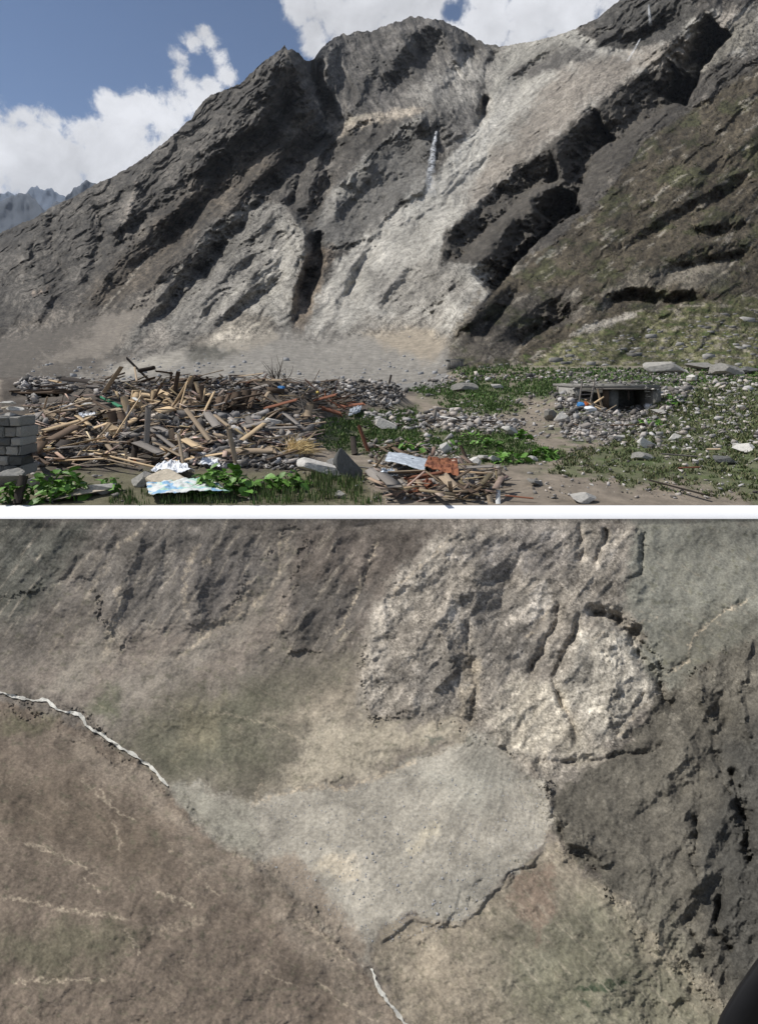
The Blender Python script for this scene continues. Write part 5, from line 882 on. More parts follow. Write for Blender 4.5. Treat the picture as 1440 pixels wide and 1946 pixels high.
def splinters():
    V = []; Fc = []; C = []; o = 0; cube = np.array([(-1, -1, -1), (1, -1, -1), (1, 1, -1), (-1, 1, -1), (-1, -1, 1), (1, -1, 1), (1, 1, 1), (-1, 1, 1)], float)
    for P, n, lum in [([(45, 795), (90, 760), (250, 750), (400, 745), (420, 800), (400, 885), (160, 895), (50, 885)], 300, 1.3), ([(140, 716), (480, 722), (660, 738), (660, 790), (440, 790), (150, 742)], 300, .4), ([(690, 845), (790, 850), (960, 910), (950, 957), (720, 957)], 170, .7), ([(420, 800), (620, 800), (600, 880), (420, 885)], 120, .9)]:
        px, py = sample_zone(P, n); pts = ground_many(px, py)
        for p, qx, qy in zip(pts, px, py):
            if 725 < qx < 875 and 880 < qy < 940: continue
            L = RNG.uniform(.1, .42); az = RNG.uniform(-.8, 1.0) if RNG.random() < .65 else RNG.uniform(0, 3.14); el = RNG.normal() * .35; d = np.array([math.cos(az) * math.cos(el), math.sin(az) * math.cos(el), math.sin(el)]); s = np.array([-math.sin(az), math.cos(az), 0]); t = np.cross(d, s); wd = RNG.uniform(.02, .07)
            v = cube[:, :1] * d * L + cube[:, 1:2] * s * wd + cube[:, 2:] * t * wd * .2 + p + np.array([0, 0, RNG.uniform(.02, .3)]); V.append(v); Fc.append(np.array([(0, 3, 2, 1), (4, 5, 6, 7), (0, 1, 5, 4), (1, 2, 6, 5), (2, 3, 7, 6), (3, 0, 4, 7)]) + o); o += 8
            k = RNG.uniform(.1, .6) * lum; C.append(np.repeat([[k, k * RNG.uniform(.7, .82), k * RNG.uniform(.46, .66)]], 8, 0))
    tag(obj('wood_splinters', np_mesh('wood_splinters', np.concatenate(V), np.concatenate(Fc), np.concatenate(C)), M['rubble']), 'small splinters and broken wood strewn through the heaps', 'splinters', kind='stuff')
splinters()
def part_beam(x1, y1, x2, y2, d, w_, col, name, par, off=Vector((0, 0, 0))):
    f = lambda a, b: Vector(((a - CX) / F * d, d, (HY - b) / F * d)) + off
    return beam(f(x1, y1), f(x2, y2), w_ / F * d, col, name, parent=par, thick=True, roll=0)
def shed():
    d = 34.6; r = empty('ruined_shelter', (0, 0, 0)); tag(r, 'half buried stone shelter with a flat rubble roof and dark opening', 'shelter')
    def box(name, x1, y1, x2, y2, d1, d2, mat, jit=.0):
        V = []
        for dd in (d1, d2):
            for a, b in ((x1, y1), (x2, y1), (x2, y2), (x1, y2)): V.append(((a - CX) / F * d + random.uniform(-jit, jit), dd, (HY - b) / F * d + random.uniform(-jit, jit)))
        return obj(name, np_mesh(name, V, [(3, 2, 1, 0), (4, 5, 6, 7), (0, 1, 5, 4), (1, 2, 6, 5), (2, 3, 7, 6), (3, 0, 4, 7)]), M[mat], r)
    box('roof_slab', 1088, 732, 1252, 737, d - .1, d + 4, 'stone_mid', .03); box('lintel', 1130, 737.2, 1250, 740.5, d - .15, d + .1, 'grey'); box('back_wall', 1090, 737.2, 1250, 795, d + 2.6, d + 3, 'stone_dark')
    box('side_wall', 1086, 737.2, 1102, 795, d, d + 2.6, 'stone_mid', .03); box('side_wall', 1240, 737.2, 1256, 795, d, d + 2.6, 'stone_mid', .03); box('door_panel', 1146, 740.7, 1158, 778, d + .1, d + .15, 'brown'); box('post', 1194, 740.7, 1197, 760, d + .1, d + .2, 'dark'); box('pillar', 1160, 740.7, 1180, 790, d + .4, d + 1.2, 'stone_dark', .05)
    # dry stones over roof and piers, each a part
    k = 0
    for i in range(165):
        if i < 110: px, py = RNG.uniform(1085, 1256), RNG.uniform(724, 738); dd = d + RNG.uniform(-.25, .8)
        elif i < 132: px, py = RNG.uniform(1225, 1258), RNG.uniform(738, 785); dd = d + RNG.uniform(-.2, .3)
        else: px, py = RNG.uniform(1084, 1100), RNG.uniform(738, 785); dd = d + RNG.uniform(-.1, .3)
        mt = ['pale', 'grey', 'dark grey'][RNG.integers(3)]; s = RNG.uniform(.07, .17); key = (ROCKS[i % 14].name, mt)
        if key not in _rm: m2 = ROCKS[i % 14].copy(); m2.materials.clear(); m2.materials.append(M[MATN[mt]]); _rm[key] = m2
        o = obj('stone', _rm[key], parent=r, loc=((px - CX) / F * dd, dd, (HY - py) / F * dd)); o.scale = (s * 1.3, s, s * .7); o.rotation_euler = (RNG.uniform(-.3, .3), RNG.uniform(-.3, .3), RNG.uniform(0, 6))
    ld_ = empty('ladder'); tag(ld_, 'old wooden ladder leaning against the left end of the shelter', 'ladder')
    part_beam(1099, 770, 1106, 722, d - .7, 4, 'grey', 'rail', ld_); part_beam(1121, 767, 1129, 724, d - .7, 4, 'grey', 'rail', ld_)
    for t in (.1, .27, .44, .6, .78): part_beam(1099.5 + 6 * t, 770 - 45 * t, 1122 + 7 * t, 768 - 44 * t, d - .74, 2.5, 'grey', 'rung', ld_)
    cb = empty('crossed_boards'); tag(cb, 'two tan boards nailed in a cross beside the ladder', 'boards')
    part_beam(1143, 774, 1135, 739, d - .5, 5, 'tan', 'board', cb); part_beam(1126, 768, 1146, 754, d - .58, 5, 'pale', 'board', cb)
shed()
def hut():
    p = ground_at(865, 702); r = empty('stone_hut', p); tag(r, 'small grey plank-walled hut at the foot of the dark cliff', 'hut'); s = p.y / F
    import bmesh
    def bx(name, x0, x1, y0, y1, z0, z1, mat):
        V = [(a, b, c) for c in (z0, z1) for a, b in ((x0, y0), (x1, y0), (x1, y1), (x0, y1))]
        return obj(name, np_mesh(name, V, [(3, 2, 1, 0), (4, 5, 6, 7), (0, 1, 5, 4), (1, 2, 6, 5), (2, 3, 7, 6), (3, 0, 4, 7)]), M[mat], r)
    bx('wall', -15 * s, 15 * s, 0, 2.5, -.5, 17 * s, 'stone_mid'); bx('roof', -17 * s, 17 * s, -.2, 2.7, 17 * s, 19 * s, 'stone_dark')
    for i in range(9): bx('plank', (-14 + i * 3.2) * s, (-12.2 + i * 3.2) * s, -.06, -.003, .1, 16 * s, 'grey')
hut()
def panel():
    p = ground_at(254, 778); r = empty('framed_panel', p); tag(r, 'pale framed wooden panel standing tilted in the timber pile', 'panel'); s = p.y / F
    r.rotation_euler = (-.25, .1, .1)
    def bx(name, x0, x1, y0, y1, z0, z1, mat):
        V = [(a, b, c) for c in (z0, z1) for a, b in ((x0, y0), (x1, y0), (x1, y1), (x0, y1))]
        return obj(name, np_mesh(name, V, [(3, 2, 1, 0), (4, 5, 6, 7), (0, 1, 5, 4), (1, 2, 6, 5), (2, 3, 7, 6), (3, 0, 4, 7)]), M[mat], r)
    bx('board', -7 * s, 7 * s, 0, .02, 2 * s, 34 * s, 'pale')
    for x in (-8.5, 6.5): bx('frame', x * s, (x + 2) * s, -.03, .03, 0, 37 * s, 'pale')
    for z in (0, 17, 35): bx('frame', -6.45 * s, 6.45 * s, -.025, .025, z * s, (z + 2) * s, 'pale')
    q = ground_at(510, 748); b = empty('wooden_box', q); tag(b, 'dark empty wooden box on the heap below the dead shrub', 'box'); r = b; s = q.y / F; b.rotation_euler = (0, .12, .3)
    W, D_, H_ = 30 * s, .6, 12 * s
    bx('side', 0, W, 0, .04, 0, H_, 'brown'); bx('side', 0, W, D_, D_ + .04, 0, H_, 'brown'); bx('end', .002, .04, .042, D_ - .002, 0, H_, 'brown'); bx('end', W - .04, W - .002, .042, D_ - .002, 0, H_, 'brown'); bx('bottom', .042, W - .042, .042, D_ - .002, 0, .03, 'dark')
panel()
def block_wall():
    r = empty('block_wall', (0, 13, -2.6)); tag(r, 'corner of a dry stone wall of squared grey blocks at the left edge', 'wall'); r.location = (0, 0, 0)
    d = 13.2; rows = [(905, 885), (884, 866), (865, 848), (847, 832), (831, 811), (810, 792)]
    for j, (b, t) in enumerate(rows):
        xs = -70 + (j % 2) * 12; right = 42 - (j == 5) * 2
        while xs < right - 4:
            wd = random.uniform(20, 34); x2 = min(xs + wd, right); m = 'stone_mid' if random.random() < .5 else 'stone_dark'
            me = rock_mesh(700 + j * 20 + int(xs) % 19, 3, 1, 1, 1, 0, .0); V = np.empty(len(me.vertices) * 3); me.vertices.foreach_get('co', V); V = V.reshape(-1, 3)
            V = np.sign(V) * np.abs(V) ** .2; V += .045 * RNG.normal(size=V.shape); me.vertices.foreach_set('co', V.ravel()); me.update()
            o = obj('block', me, M[m], r, ((.5 * (xs + x2) - CX) / F * d, d + .3 + random.uniform(-.03, .03), (HY - .5 * (b + t)) / F * d)); o.scale = ((x2 - xs - 1.0) / F * d * .53, .33, (b - t - .5) / F * d * random.uniform(.48, .56)); o.rotation_euler = (0, random.uniform(-.04, .04), random.uniform(-.12, .12))
            xs = x2
    for i, (px, py, wd, hg, c) in enumerate([(12, 765, 30, 16, 'pale'), (28, 800, 22, 16, 'grey'), (12, 790, 34, 18, 'pale'), (40, 796, 22, 18, 'grey'), (-12, 780, 30, 16, 'grey'), (20, 778, 34, 12, 'pale'), (-20, 800, 30, 20, 'grey'), (4, 776, 20, 12, 'cream')]):
        key = (BIG[i].name, c)
        if key not in _rm: m2 = BIG[i].copy(); m2.materials.clear(); m2.materials.append(M[MATN[c]]); _rm[key] = m2
        o = obj('capstone', _rm[key], parent=r, loc=((px - CX) / F * (d + .3), d + .3 + random.uniform(0, .4), (HY - py) / F * (d + .3))); o.scale = (wd / F * d * .6, .25, hg / F * d * .7); o.rotation_euler = (0, 0, random.uniform(-.4, .4))
    # dark recess of a collapsed house
    rr = empty('collapsed_house'); tag(rr, 'collapsed house with a dark recess under ceiling beams at the far left', 'ruin'); d = 22.6
    def bx(name, x1, y1, x2, y2, d1, d2, mat):
        V = [((a - CX) / F * d, dd, (HY - b) / F * d) for dd in (d1, d2) for a, b in ((x1, y1), (x2, y1), (x2, y2), (x1, y2))]
        return obj(name, np_mesh(name, V, [(3, 2, 1, 0), (4, 5, 6, 7), (0, 1, 5, 4), (1, 2, 6, 5), (2, 3, 7, 6), (3, 0, 4, 7)]), M[mat], rr)
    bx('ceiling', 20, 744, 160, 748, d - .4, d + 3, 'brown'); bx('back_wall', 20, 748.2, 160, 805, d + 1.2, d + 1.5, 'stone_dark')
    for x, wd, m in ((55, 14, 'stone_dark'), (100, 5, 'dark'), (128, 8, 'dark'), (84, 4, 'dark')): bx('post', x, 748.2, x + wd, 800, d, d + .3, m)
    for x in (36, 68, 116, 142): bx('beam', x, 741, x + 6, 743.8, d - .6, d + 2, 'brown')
block_wall()

# ------------------------------------------------------------------ sheets, cloth, small litter
def sheet(name, quad, mat, label, cat, waves=0, amp=.02, crump=0, lift=.15, nx=40, ny=24, seed=0, patch=False, along=0):
    P = [ground_at(*q) for q in quad]; P = [p + Vector((0, 0, lift)) for p in P]; zm = sum(p.z for p in P) / 4; V = []; C = []
    for j in range(ny + 1):
        for i in range(nx + 1):
            u, v = i / nx, j / ny; p = P[0] * (1 - u) * (1 - v) + P[1] * u * (1 - v) + P[2] * u * v + P[3] * (1 - u) * v
            t = v if along == 0 else u; z = amp * math.sin(t * waves * 2 * math.pi) if waves else 0
            n = float(fbm(np.array([u * 4 + seed]), np.array([v * 3.]), 4, .6, seed)[0]) * crump; V.append((p.x + (n * .4 if crump else 0), p.y, p.z + z + n + .05 * math.sin(u * 3 + seed)))
            if patch:
                a = float(pn(np.array([u * 5.3]), np.array([v * 5.1 + 3]), 3)[0]); b = float(pn(np.array([u * 6.1 + 9]), np.array([v * 4.7]), 5)[0])
                C.append((.24, .42, .6) if a > .25 else ((.4, .6, .5) if b > .22 else (.62, .64, .62)))
    me = np_mesh(name, V, grid_faces(ny + 1, nx + 1)[:, ::-1], C if patch else None, True)
    o = obj(name, me, mat); s = o.modifiers.new('thickness', 'SOLIDIFY'); s.thickness = .006; return tag(o, label, cat)
M['tarp'] = material('printed tarp', attr=True, nscale=5, namp=.1, bump=.4, bscale=8, bdist=.03, rough=.6)
sheet('corrugated_sheet', [(738, 884), (814, 893), (806, 916), (731, 902)], M['zinc'], 'bent silver corrugated roofing sheet lying in the front debris', 'roofing sheet', 7, .018, .03, .3, 60, 60, 1)
sheet('corrugated_sheet', [(814, 892), (868, 890), (872, 922), (806, 912)], M['rust'], 'rust brown corrugated sheet right of the silver one', 'roofing sheet', 6, .025, .08, .28, 60, 60, 2)
sheet('corrugated_sheet', [(726, 912), (745, 908), (756, 922), (722, 918)], M['zinc'], 'small dull sheet piece left of and below the silver sheet', 'roofing sheet', 3, .02, .1, .25, 30, 30, 3)
sheet('corrugated_sheet', [(775, 922), (815, 916), (822, 936), (780, 938)], M['rust'], 'torn rusted sheet lowest in the front debris', 'roofing sheet', 4, .03, .12, .15, 40, 40, 4)
sheet('metal_sheet', [(665, 782), (688, 777), (684, 792), (662, 797)], M['zinc'], 'small bright metal sheet at the top of the grass patch', 'metal sheet', 2, .03, .2, .2, 24, 24, 5)
sheet('patterned_tarp', [(278, 936), (400, 928), (436, 956), (285, 958)], M['tarp'], 'white tarp with blue and green patches at the front edge', 'tarp', 0, 0, .1, .2, 70, 50, 6, True)
sheet('white_sheet', [(300, 900), (340, 888), (372, 912), (285, 915)], M['cloth_white'], 'crumpled white sheet lying above the tan boulder', 'cloth', 0, 0, .13, .2, 60, 50, 7)
sheet('white_sheet', [(385, 888), (412, 884), (420, 898), (380, 900)], M['cloth_white'], 'small white crumpled paper behind the leafy plant', 'paper', 0, 0, .1, .2, 30, 30, 8)
sheet('white_sheet', [(150, 800), (180, 796), (184, 808), (154, 812)], M['cloth_white'], 'white plastic scrap in the timber pile', 'plastic', 0, 0, .12, .25, 24, 24, 9)
def lump(px, py, w_, h_, mat, label, cat, seed):
    p = ground_at(px, py); s = p.y / F; me = rock_mesh(900 + seed, 3, 1, .8, 1, 8, .04); o = obj(cat.replace(' ', '_'), me, M[mat], loc=p + Vector((0, 0, h_ * s * .4 + .05))); o.scale = (w_ * s / 1.6, w_ * s / 2, h_ * s / 1.6)
    tag(o, label, cat)
lump(1104, 777, 16, 12, 'blue', 'blue plastic bag in front of the ladder', 'plastic bag', 1); lump(1113, 775, 9, 12, 'orange', 'orange plastic bag beside the blue one', 'plastic bag', 2); lump(414, 731, 7, 8, 'blue', 'blue can on the dark crest', 'can', 3)
lump(534, 744, 14, 8, 'blue', 'dull blue bundle beside the wooden box', 'cloth bundle', 4); lump(602, 752, 8, 6, 'yellow', 'yellow scrap above the rust red timbers', 'plastic scrap', 5); lump(303, 737, 9, 7, 'blue', 'blue scrap behind the framed panel', 'plastic scrap', 6)
lump(1118, 784, 24, 10, 'cloth_white', 'white cloth bundle below the coloured bags', 'cloth bundle', 7); lump(256, 884, 6, 8, 'orange', 'red scrap beside the dark square post', 'cloth scrap', 8)
def straw():
    p = ground_at(565, 872); V = []; Fc = []
    for i in range(260):
        a = random.gauss(0, .5) + (math.pi * .28); L = random.uniform(.35, .75); b = p + Vector((random.gauss(-.1, .14), random.gauss(0, .15), random.uniform(.05, .3))); t = b + Vector((math.cos(a) * L, random.gauss(0, .15), abs(math.sin(a)) * L * .7)); m = (b + t) / 2 + Vector((0, 0, .06)); w_ = Vector((.006, 0, .008)); o = len(V)
        V += [b - w_, b + w_, m + w_, m - w_, t + w_ * .4, t - w_ * .4]; Fc += [(o, o + 1, o + 2, o + 3), (o + 3, o + 2, o + 4, o + 5)]
    tag(obj('straw_bundle', np_mesh('straw_bundle', [v[:] for v in V], Fc), M['straw']), 'loose bundle of yellow straw in the rubble above the white boulder', 'straw')
straw()
def dead_shrub(px, py, h_, n, label, seed):
    rg = random.Random(seed); p = ground_at(px, py); s = p.y / F; r = empty('dead_shrub', p); tag(r, label, 'shrub')
    def tube(pts, rad):
        V = []; Fc = []
        for i, q in enumerate(pts):
            rr = rad * (1 - .75 * i / (len(pts) - 1))
            for k in range(4): V.append((q.x + rr * math.cos(k * 1.571), q.y + rr * math.sin(k * 1.571), q.z))
        for i in range(len(pts) - 1):
            for k in range(4): Fc.append((i * 4 + k, i * 4 + (k + 1) % 4, i * 4 + 4 + (k + 1) % 4, i * 4 + 4 + k))
        return np_mesh('branch', V, Fc)
    for i in range(n):
        a = rg.uniform(-.7, .7); L = h_ * s * rg.uniform(.5, 1.0); q = Vector((rg.uniform(-.15, .15), 0, -.1)); pts = [q.copy()]
        for k in range(5): q = q + Vector((math.sin(a) * L / 5, rg.uniform(-.05, .05), math.cos(a) * L / 5)); a += rg.gauss(0, .18); pts.append(q.copy())
        obj('branch', tube(pts, .022), M['twig'], r)
        b0 = pts[2]; a2 = a + rg.choice((-.6, .6)); pt2 = [b0 + Vector((math.sin(a2), 0, math.cos(a2))) * (L * .13 * k) for k in range(4)]; obj('branch', tube(pt2, .013), M['twig'], r)
dead_shrub(525, 725, 58, 11, 'leafless dead shrub with upright twigs on the heap crest', 1); dead_shrub(545, 724, 40, 4, 'single forked dead twig bush right of the larger dead shrub', 2); dead_shrub(575, 720, 18, 6, 'small leafless shrub on the crest at the right', 3)

# ------------------------------------------------------------------ plants
def leaf_mesh(n=5, seed=0):
    V = [(0, 0, 0)]; m = 7; rg = np.random.default_rng(seed)
    rows = []; 
    for i in range(m + 1):
        t = i / m; wd = .42 * math.sin(math.pi * min(1, t * .92 + .04)) ** .7 * (1 + .12 * math.sin(i * 2.4)); z = .18 * t - .38 * t * t
        rows.append([(t, -wd, z + .10), (t, 0, z), (t, wd, z + .10)])
    V = [v for r_ in rows for v in r_]; return np_mesh('leaf', V, grid_faces(m + 1, 3)[:, ::-1], None, True)
LEAF = [leaf_mesh(seed=i) for i in range(2)]
for l in LEAF: l.materials.append(M['leaf'])
def leafy(px, py, wpx, hpx, n, label, lf=.19):
    n = int(n * 1.35)
    p = ground_at(px, py); s = p.y / F; r = empty('leafy_plant', p); tag(r, label, 'plant', None); W = wpx * s / 2; Hh = hpx * s
    for i in range(n):
        a = random.uniform(0, 6.283); q = math.sqrt(random.random()); x = q * W * math.cos(a); y = q * min(W, .5) * math.sin(a); z = Hh * (1 - q * q * .8) * random.uniform(.25, 1)
        o = obj('leaf', LEAF[i % 2], parent=r, loc=(x, y, z)); k = lf * random.uniform(.6, 1.35); o.scale = (k, k * random.uniform(.8, 1.15), k); o.rotation_euler = (random.gauss(0, .4), random.gauss(.1, .5), random.uniform(0, 6.283))
leafy(28, 955, 60, 42, 34, 'leafy green plant in the lower left corner'); leafy(115, 945, 110, 58, 95, 'large broad-leaved plant at the front left above the cream boulder'); leafy(208, 935, 32, 34, 22, 'small broad-leaved plant between white boulder and timber')
leafy(430, 940, 130, 62, 120, 'wide broad-leaved plant in the middle of the front grass'); leafy(545, 928, 70, 38, 45, 'lower broad-leaved plant right of the wide one'); leafy(390, 930, 40, 30, 20, 'leafy plant beside the white sheet')
for i, (a, b, w_, h_, lab) in enumerate([(775, 862, 70, 30, 'dark green plant clump below the grass patch, left of the pale upright rock'), (900, 850, 110, 30, 'dark green plant clump around the brown post'), (965, 878, 90, 28, 'dark green plant clump right of the white rocks'), (1030, 872, 60, 22, 'plant clump tapering onto the bare soil'),
        (795, 890, 30, 16, 'small green plant above the silver sheet'), (1280, 770, 34, 26, 'rounded green bush right of the shelter mound'), (992, 835, 26, 20, 'green plant beside the pale pointed boulder'), (905, 758, 60, 14, 'nettle clump in front of the far meadow'), (1240, 808, 60, 14, 'green plants at the foot of the shelter mound')]):
    leafy(a, b, w_, h_, 34, lab, .2)
def grass_mesh(name, px, py, hpx, cols, label, wid=.012, spread=.5, nb=5):
    pts = ground_many(px, py); n = len(pts); P = np.repeat(pts, nb, 0); N_ = len(P); s = P[:, 1] / F
    P[:, :2] += RNG.normal(size=(N_, 2)) * .05 * (P[:, 1:2] / 14); h = np.repeat(hpx, nb) * s * RNG.uniform(.5, 1.1, N_); a = RNG.uniform(0, 6.283, N_); lean = RNG.uniform(0, spread, N_) * h; wd = wid * P[:, 1] / 13.
    dx = np.cos(a); dy = np.sin(a); t = np.stack([P[:, 0] + dx * lean, P[:, 1] + dy * lean, P[:, 2] + h], 1); mid = P * .5 + t * .5; mid[:, 2] += h * .12
    b = RNG.uniform(0, 6.283, N_); w_ = np.stack([np.cos(b) * wd, np.sin(b) * wd, 0 * b], 1)
    V = np.stack([P - w_, P + w_, mid + w_ * .9, mid - w_ * .9, t], 1).reshape(-1, 3); o = np.arange(N_)[:, None] * 5
    T = np.concatenate([o + np.array([0, 1, 2]), o + np.array([0, 2, 3]), o + np.array([3, 2, 4])]); c = np.array(cols)[RNG.integers(len(cols), size=N_)] * RNG.uniform(.75, 1.25, (N_, 1))
    tag(obj(name, np_mesh(name, V, T, np.repeat(c, 5, 0)), M['grass']), label, 'grass' if 'grass' in name else 'plants', kind='stuff')
def greenery():
    G = [(.07, .125, .03), (.09, .14, .04), (.05, .1, .025), (.12, .15, .06)]
    px, py = sample_zone([(220, 940), (480, 925), (600, 905), (700, 915), (730, 960), (200, 960)], 1500); k = fbm(px / 40., py / 20., 4, .6, 810) + RNG.normal(size=len(px)) * .12 > -.02; px, py = px[k], py[k]; grass_mesh('front_grass', px, py, np.where(px < 480, 17, 25) * RNG.uniform(.4, 1.1, len(px)), G + [(.2, .2, .1)], 'tall thin grass blades along the front edge', .009, .35, 4)
    A = [sample_zone(P, n) for P, n in zip(GREEN[:4] + [GREEN[5]], (2600, 1600, 700, 1400, 200))]; px = np.concatenate([a[0] for a in A]); py = np.concatenate([a[1] for a in A]); px = px + 16 * fbm(px / 30., py / 12., 3, .6, 820) + RNG.normal(size=len(px)) * 5; py = py + RNG.normal(size=len(px)) * 3; k = fbm(px / 26., py / 9., 4, .6, 830) > -.16; px, py = px[k], py[k]; grass_mesh('meadow_grass', px, py, RNG.uniform(3, 7.5, len(px)), G, 'short green grass in the patches between the rubble', .012, .8, 5)
    # low leafy weeds over the right field, thinning out towards the soil
    px, py = sample_zone([(1060, 860), (1160, 845), (1270, 750), (1440, 725), (1440, 960), (1380, 950), (1200, 930), (1040, 900)], 5200); k = (fbm(px / 30., py / 12., 5, .65, 800) + ss(950, 820, py) * .14 - .06 + RNG.normal(size=len(px)) * .06) > 0.07
    grass_mesh('field_weeds', px[k], py[k], RNG.uniform(3.5, 9, k.sum()), [(.1, .125, .05), (.13, .15, .065), (.065, .09, .035), (.16, .15, .08)], 'low leafy weeds covering the field at the right', .014, 1.2, 6)
    px, py = sample_zone([(860, 705), (1020, 700), (1100, 700), (1440, 700), (1440, 730), (1270, 738), (1090, 722), (880, 730)], 900); grass_mesh('far_weeds', px, py, np.full(len(px), 5.), G, 'thin weeds among stones beyond the field', .02, .8, 4)
greenery()
def slope_bushes():
    # bushes and tufts on the dark slope, too many to count
    n = 2600; px = RNG.uniform(900, 1440, n); py = RNG.uniform(140, 695, n); k = (py > 690 - (px - 860) * .98) & (fbm(px / 60., py / 40., 4, .6, 300) > -.1); px, py = px[k], py[k]; V = []; T = []
    for a, b in zip(px, py):
        p = np.array(mountain_point(a, b)); s = RNG.uniform(1.2, 3.6) * p[1] / F * .9
        for _ in range(9):
            c = p + RNG.normal(size=3) * s * .7 + np.array([0, -s * .5, s * .4]); d1 = RNG.normal(size=3); d2 = RNG.normal(size=3); o = len(V); V += [c, c + d1 * s * .5, c + d2 * s * .5]; T.append((o, o + 1, o + 2))
    cols = np.repeat(np.array([(.055, .07, .028), (.075, .08, .035), (.1, .085, .05)])[RNG.integers(3, size=len(T))], 3, 0)
    tag(obj('slope_bushes', np_mesh('slope_bushes', V, T, cols), M['grass']), 'scattered low bushes and tufts on the dark slope', 'bushes', kind='stuff')
    n = 700; px = RNG.uniform(860, 1440, n); py = RNG.uniform(560, 712, n); k = py > 700 - (px - 900) * .22; px, py = px[k], py[k]; V = []; Fc = []; C = []
    cube = np.array([(-1, -1, -1), (1, -1, -1), (1, 1, -1), (-1, 1, -1), (-1, -1, 1), (1, -1, 1), (1, 1, 1), (-1, 1, 1)], float)
    for a, b in zip(px, py):
        p = np.array(mountain_point(a, b)); s = (1.2 + RNG.exponential(2.2)) * p[1] / F * .9; o = len(V); c0 = RNG.uniform(.12, .33)
        for c in cube: V.append(p + c * s * RNG.uniform(.5, 1.1, 3) * np.array([1.2, 1, .7])); C.append((c0, c0 * .97, c0 * .92))
        for f in ((0, 3, 2, 1), (4, 5, 6, 7), (0, 1, 5, 4), (1, 2, 6, 5), (2, 3, 7, 6), (3, 0, 4, 7)): Fc.append([o + j for j in f])
    tag(obj('slope_rocks', np_mesh('slope_rocks', V, Fc, C), M['rubble']), 'scattered grey rocks on the grassy foot of the slope', 'rocks', kind='stuff')
    n = 900; px = RNG.uniform(60, 850, n); py = 745 - np.abs(RNG.normal(size=n)) * 30; V = []; Fc = []
    for a, b in zip(px, py):
        p = np.array(mountain_point(a, b)); s = (.5 + RNG.exponential(.95)) * p[1] / F; o = len(V)
        for c in cube: V.append(p + c * s * RNG.uniform(.5, 1.1, 3))
        for f in ((0, 3, 2, 1), (4, 5, 6, 7), (0, 1, 5, 4), (1, 2, 6, 5), (2, 3, 7, 6), (3, 0, 4, 7)): Fc.append([o + j for j in f])
    tag(obj('scree_stones', np_mesh('scree_stones', V, Fc, np.full((len(V), 3), .33)), M['rubble']), 'pale stones dotted over the grey scree fan', 'stones', kind='stuff')
slope_bushes()
# ------------------------------------------------------------------ waterfalls
def waterfall(P, w0, w1, label_, seed):
    V = []; m = 60; DT = [mountain_point(*P[0]).y, mountain_point(*P[-1]).y]
    for i in range(m + 1):
        t = i / m; k = t * (len(P) - 1); j = min(int(k), len(P) - 2); f = k - j; px = P[j][0] * (1 - f) + P[j + 1][0] * f; py = P[j][1] * (1 - f) + P[j + 1][1] * f; q = mountain_point(px, py); wd = (w0 + (w1 - w0) * t) * (1 + .1 * math.sin(i * .7 + seed))
        dd = (DT[0] * (1 - t) + DT[1] * t) * .975
        for s in np.linspace(-1, 1, 7): V.append(((px + s * wd / 2 - CX) / F * dd, dd - (1 - s * s) * 2, (HY - py) / F * dd))
    ed = np.tile(1 - np.linspace(-1, 1, 7) ** 2, m + 1) * np.repeat(np.minimum(1, 1.6 * (1 - np.linspace(0, 1, m + 1)) + .15), 7)
    me = np_mesh('waterfall', V, grid_faces(m + 1, 7), np.repeat(ed[:, None], 3, 1), True); tag(obj('waterfall', me, M['fall']), kind='structure')
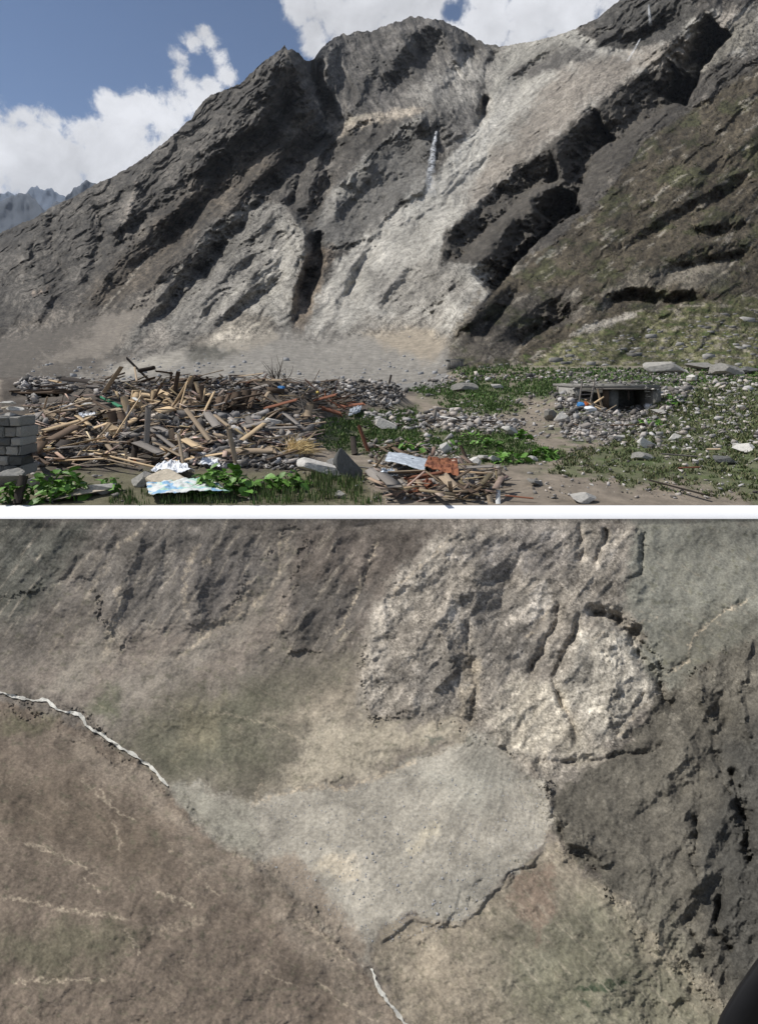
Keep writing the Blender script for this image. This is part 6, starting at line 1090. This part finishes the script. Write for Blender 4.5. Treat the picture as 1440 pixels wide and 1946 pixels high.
def fall_mat():
    m = bpy.data.materials.new('falling water'); m.use_nodes = True; nt = m.node_tree; N = nt.nodes.new; L = nt.links.new; b = nt.nodes['Principled BSDF']; b.inputs['Base Color'].default_value = (.8, .82, .84, 1); b.inputs['Roughness'].default_value = .8
    tc = N('ShaderNodeTexCoord'); mp = N('ShaderNodeMapping'); mp.inputs['Scale'].default_value = (.16, .16, .012); L(tc.outputs['Object'], mp.inputs[0]); n = N('ShaderNodeTexNoise'); n.inputs['Scale'].default_value = 1.6; n.inputs['Detail'].default_value = 6; L(mp.outputs[0], n.inputs['Vector'])
    mr = N('ShaderNodeMapRange'); L(n.outputs['Fac'], mr.inputs[0]); mr.inputs[1].default_value = .38; mr.inputs[2].default_value = .68; mr.inputs[1].default_value = .3; mr.inputs[2].default_value = .7; mr.inputs[4].default_value = .9; at = N('ShaderNodeAttribute'); at.attribute_name = 'Col'; mu = N('ShaderNodeMath'); mu.operation = 'MULTIPLY'; L(mr.outputs[0], mu.inputs[0]); L(at.outputs['Fac'], mu.inputs[1]); L(mu.outputs[0], b.inputs['Alpha']); return m
M['fall'] = fall_mat()
waterfall([(829, 250), (824, 275), (820, 310), (817, 345), (820, 375)], 6, 26, '', 1); waterfall([(1231, 10), (1233, 28), (1236, 50)], 4, 9, '', 2); waterfall([(1215, 75), (1203, 98), (1190, 120)], 4, 9, '', 3)

# ------------------------------------------------------------------ tell look-alikes apart by where they stand
def distinct():
    ORD = ['leftmost', 'second from left', 'third from left', 'fourth from left', 'fifth from left', 'sixth from left', 'seventh from left', 'eighth from left', 'ninth from left', 'tenth from left', 'eleventh from left', 'twelfth from left', 'thirteenth from left', 'fourteenth from left', 'fifteenth from left', 'sixteenth from left']
    by = {}
    for o in list(COL.objects):
        if o.parent is None and o.get('label') and not o.get('kind'): by.setdefault(o['label'], []).append(o)
    for l, os in by.items():
        if len(os) < 2: continue
        os.sort(key=lambda o: o.location.x / o.location.y)
        for i, o in enumerate(os):
            if len(os) > 2 and i == len(os) - 1: o['label'] = l + ', rightmost'
            elif len(os) == 2: o['label'] = l + (', left one', ', right one')[i]
            elif i < len(ORD): o['label'] = l + ', ' + ORD[i]
        for o in os: o['label'] = ' '.join(o['label'].split()[:16]) if len(o['label'].split()) > 16 else o['label']
distinct()
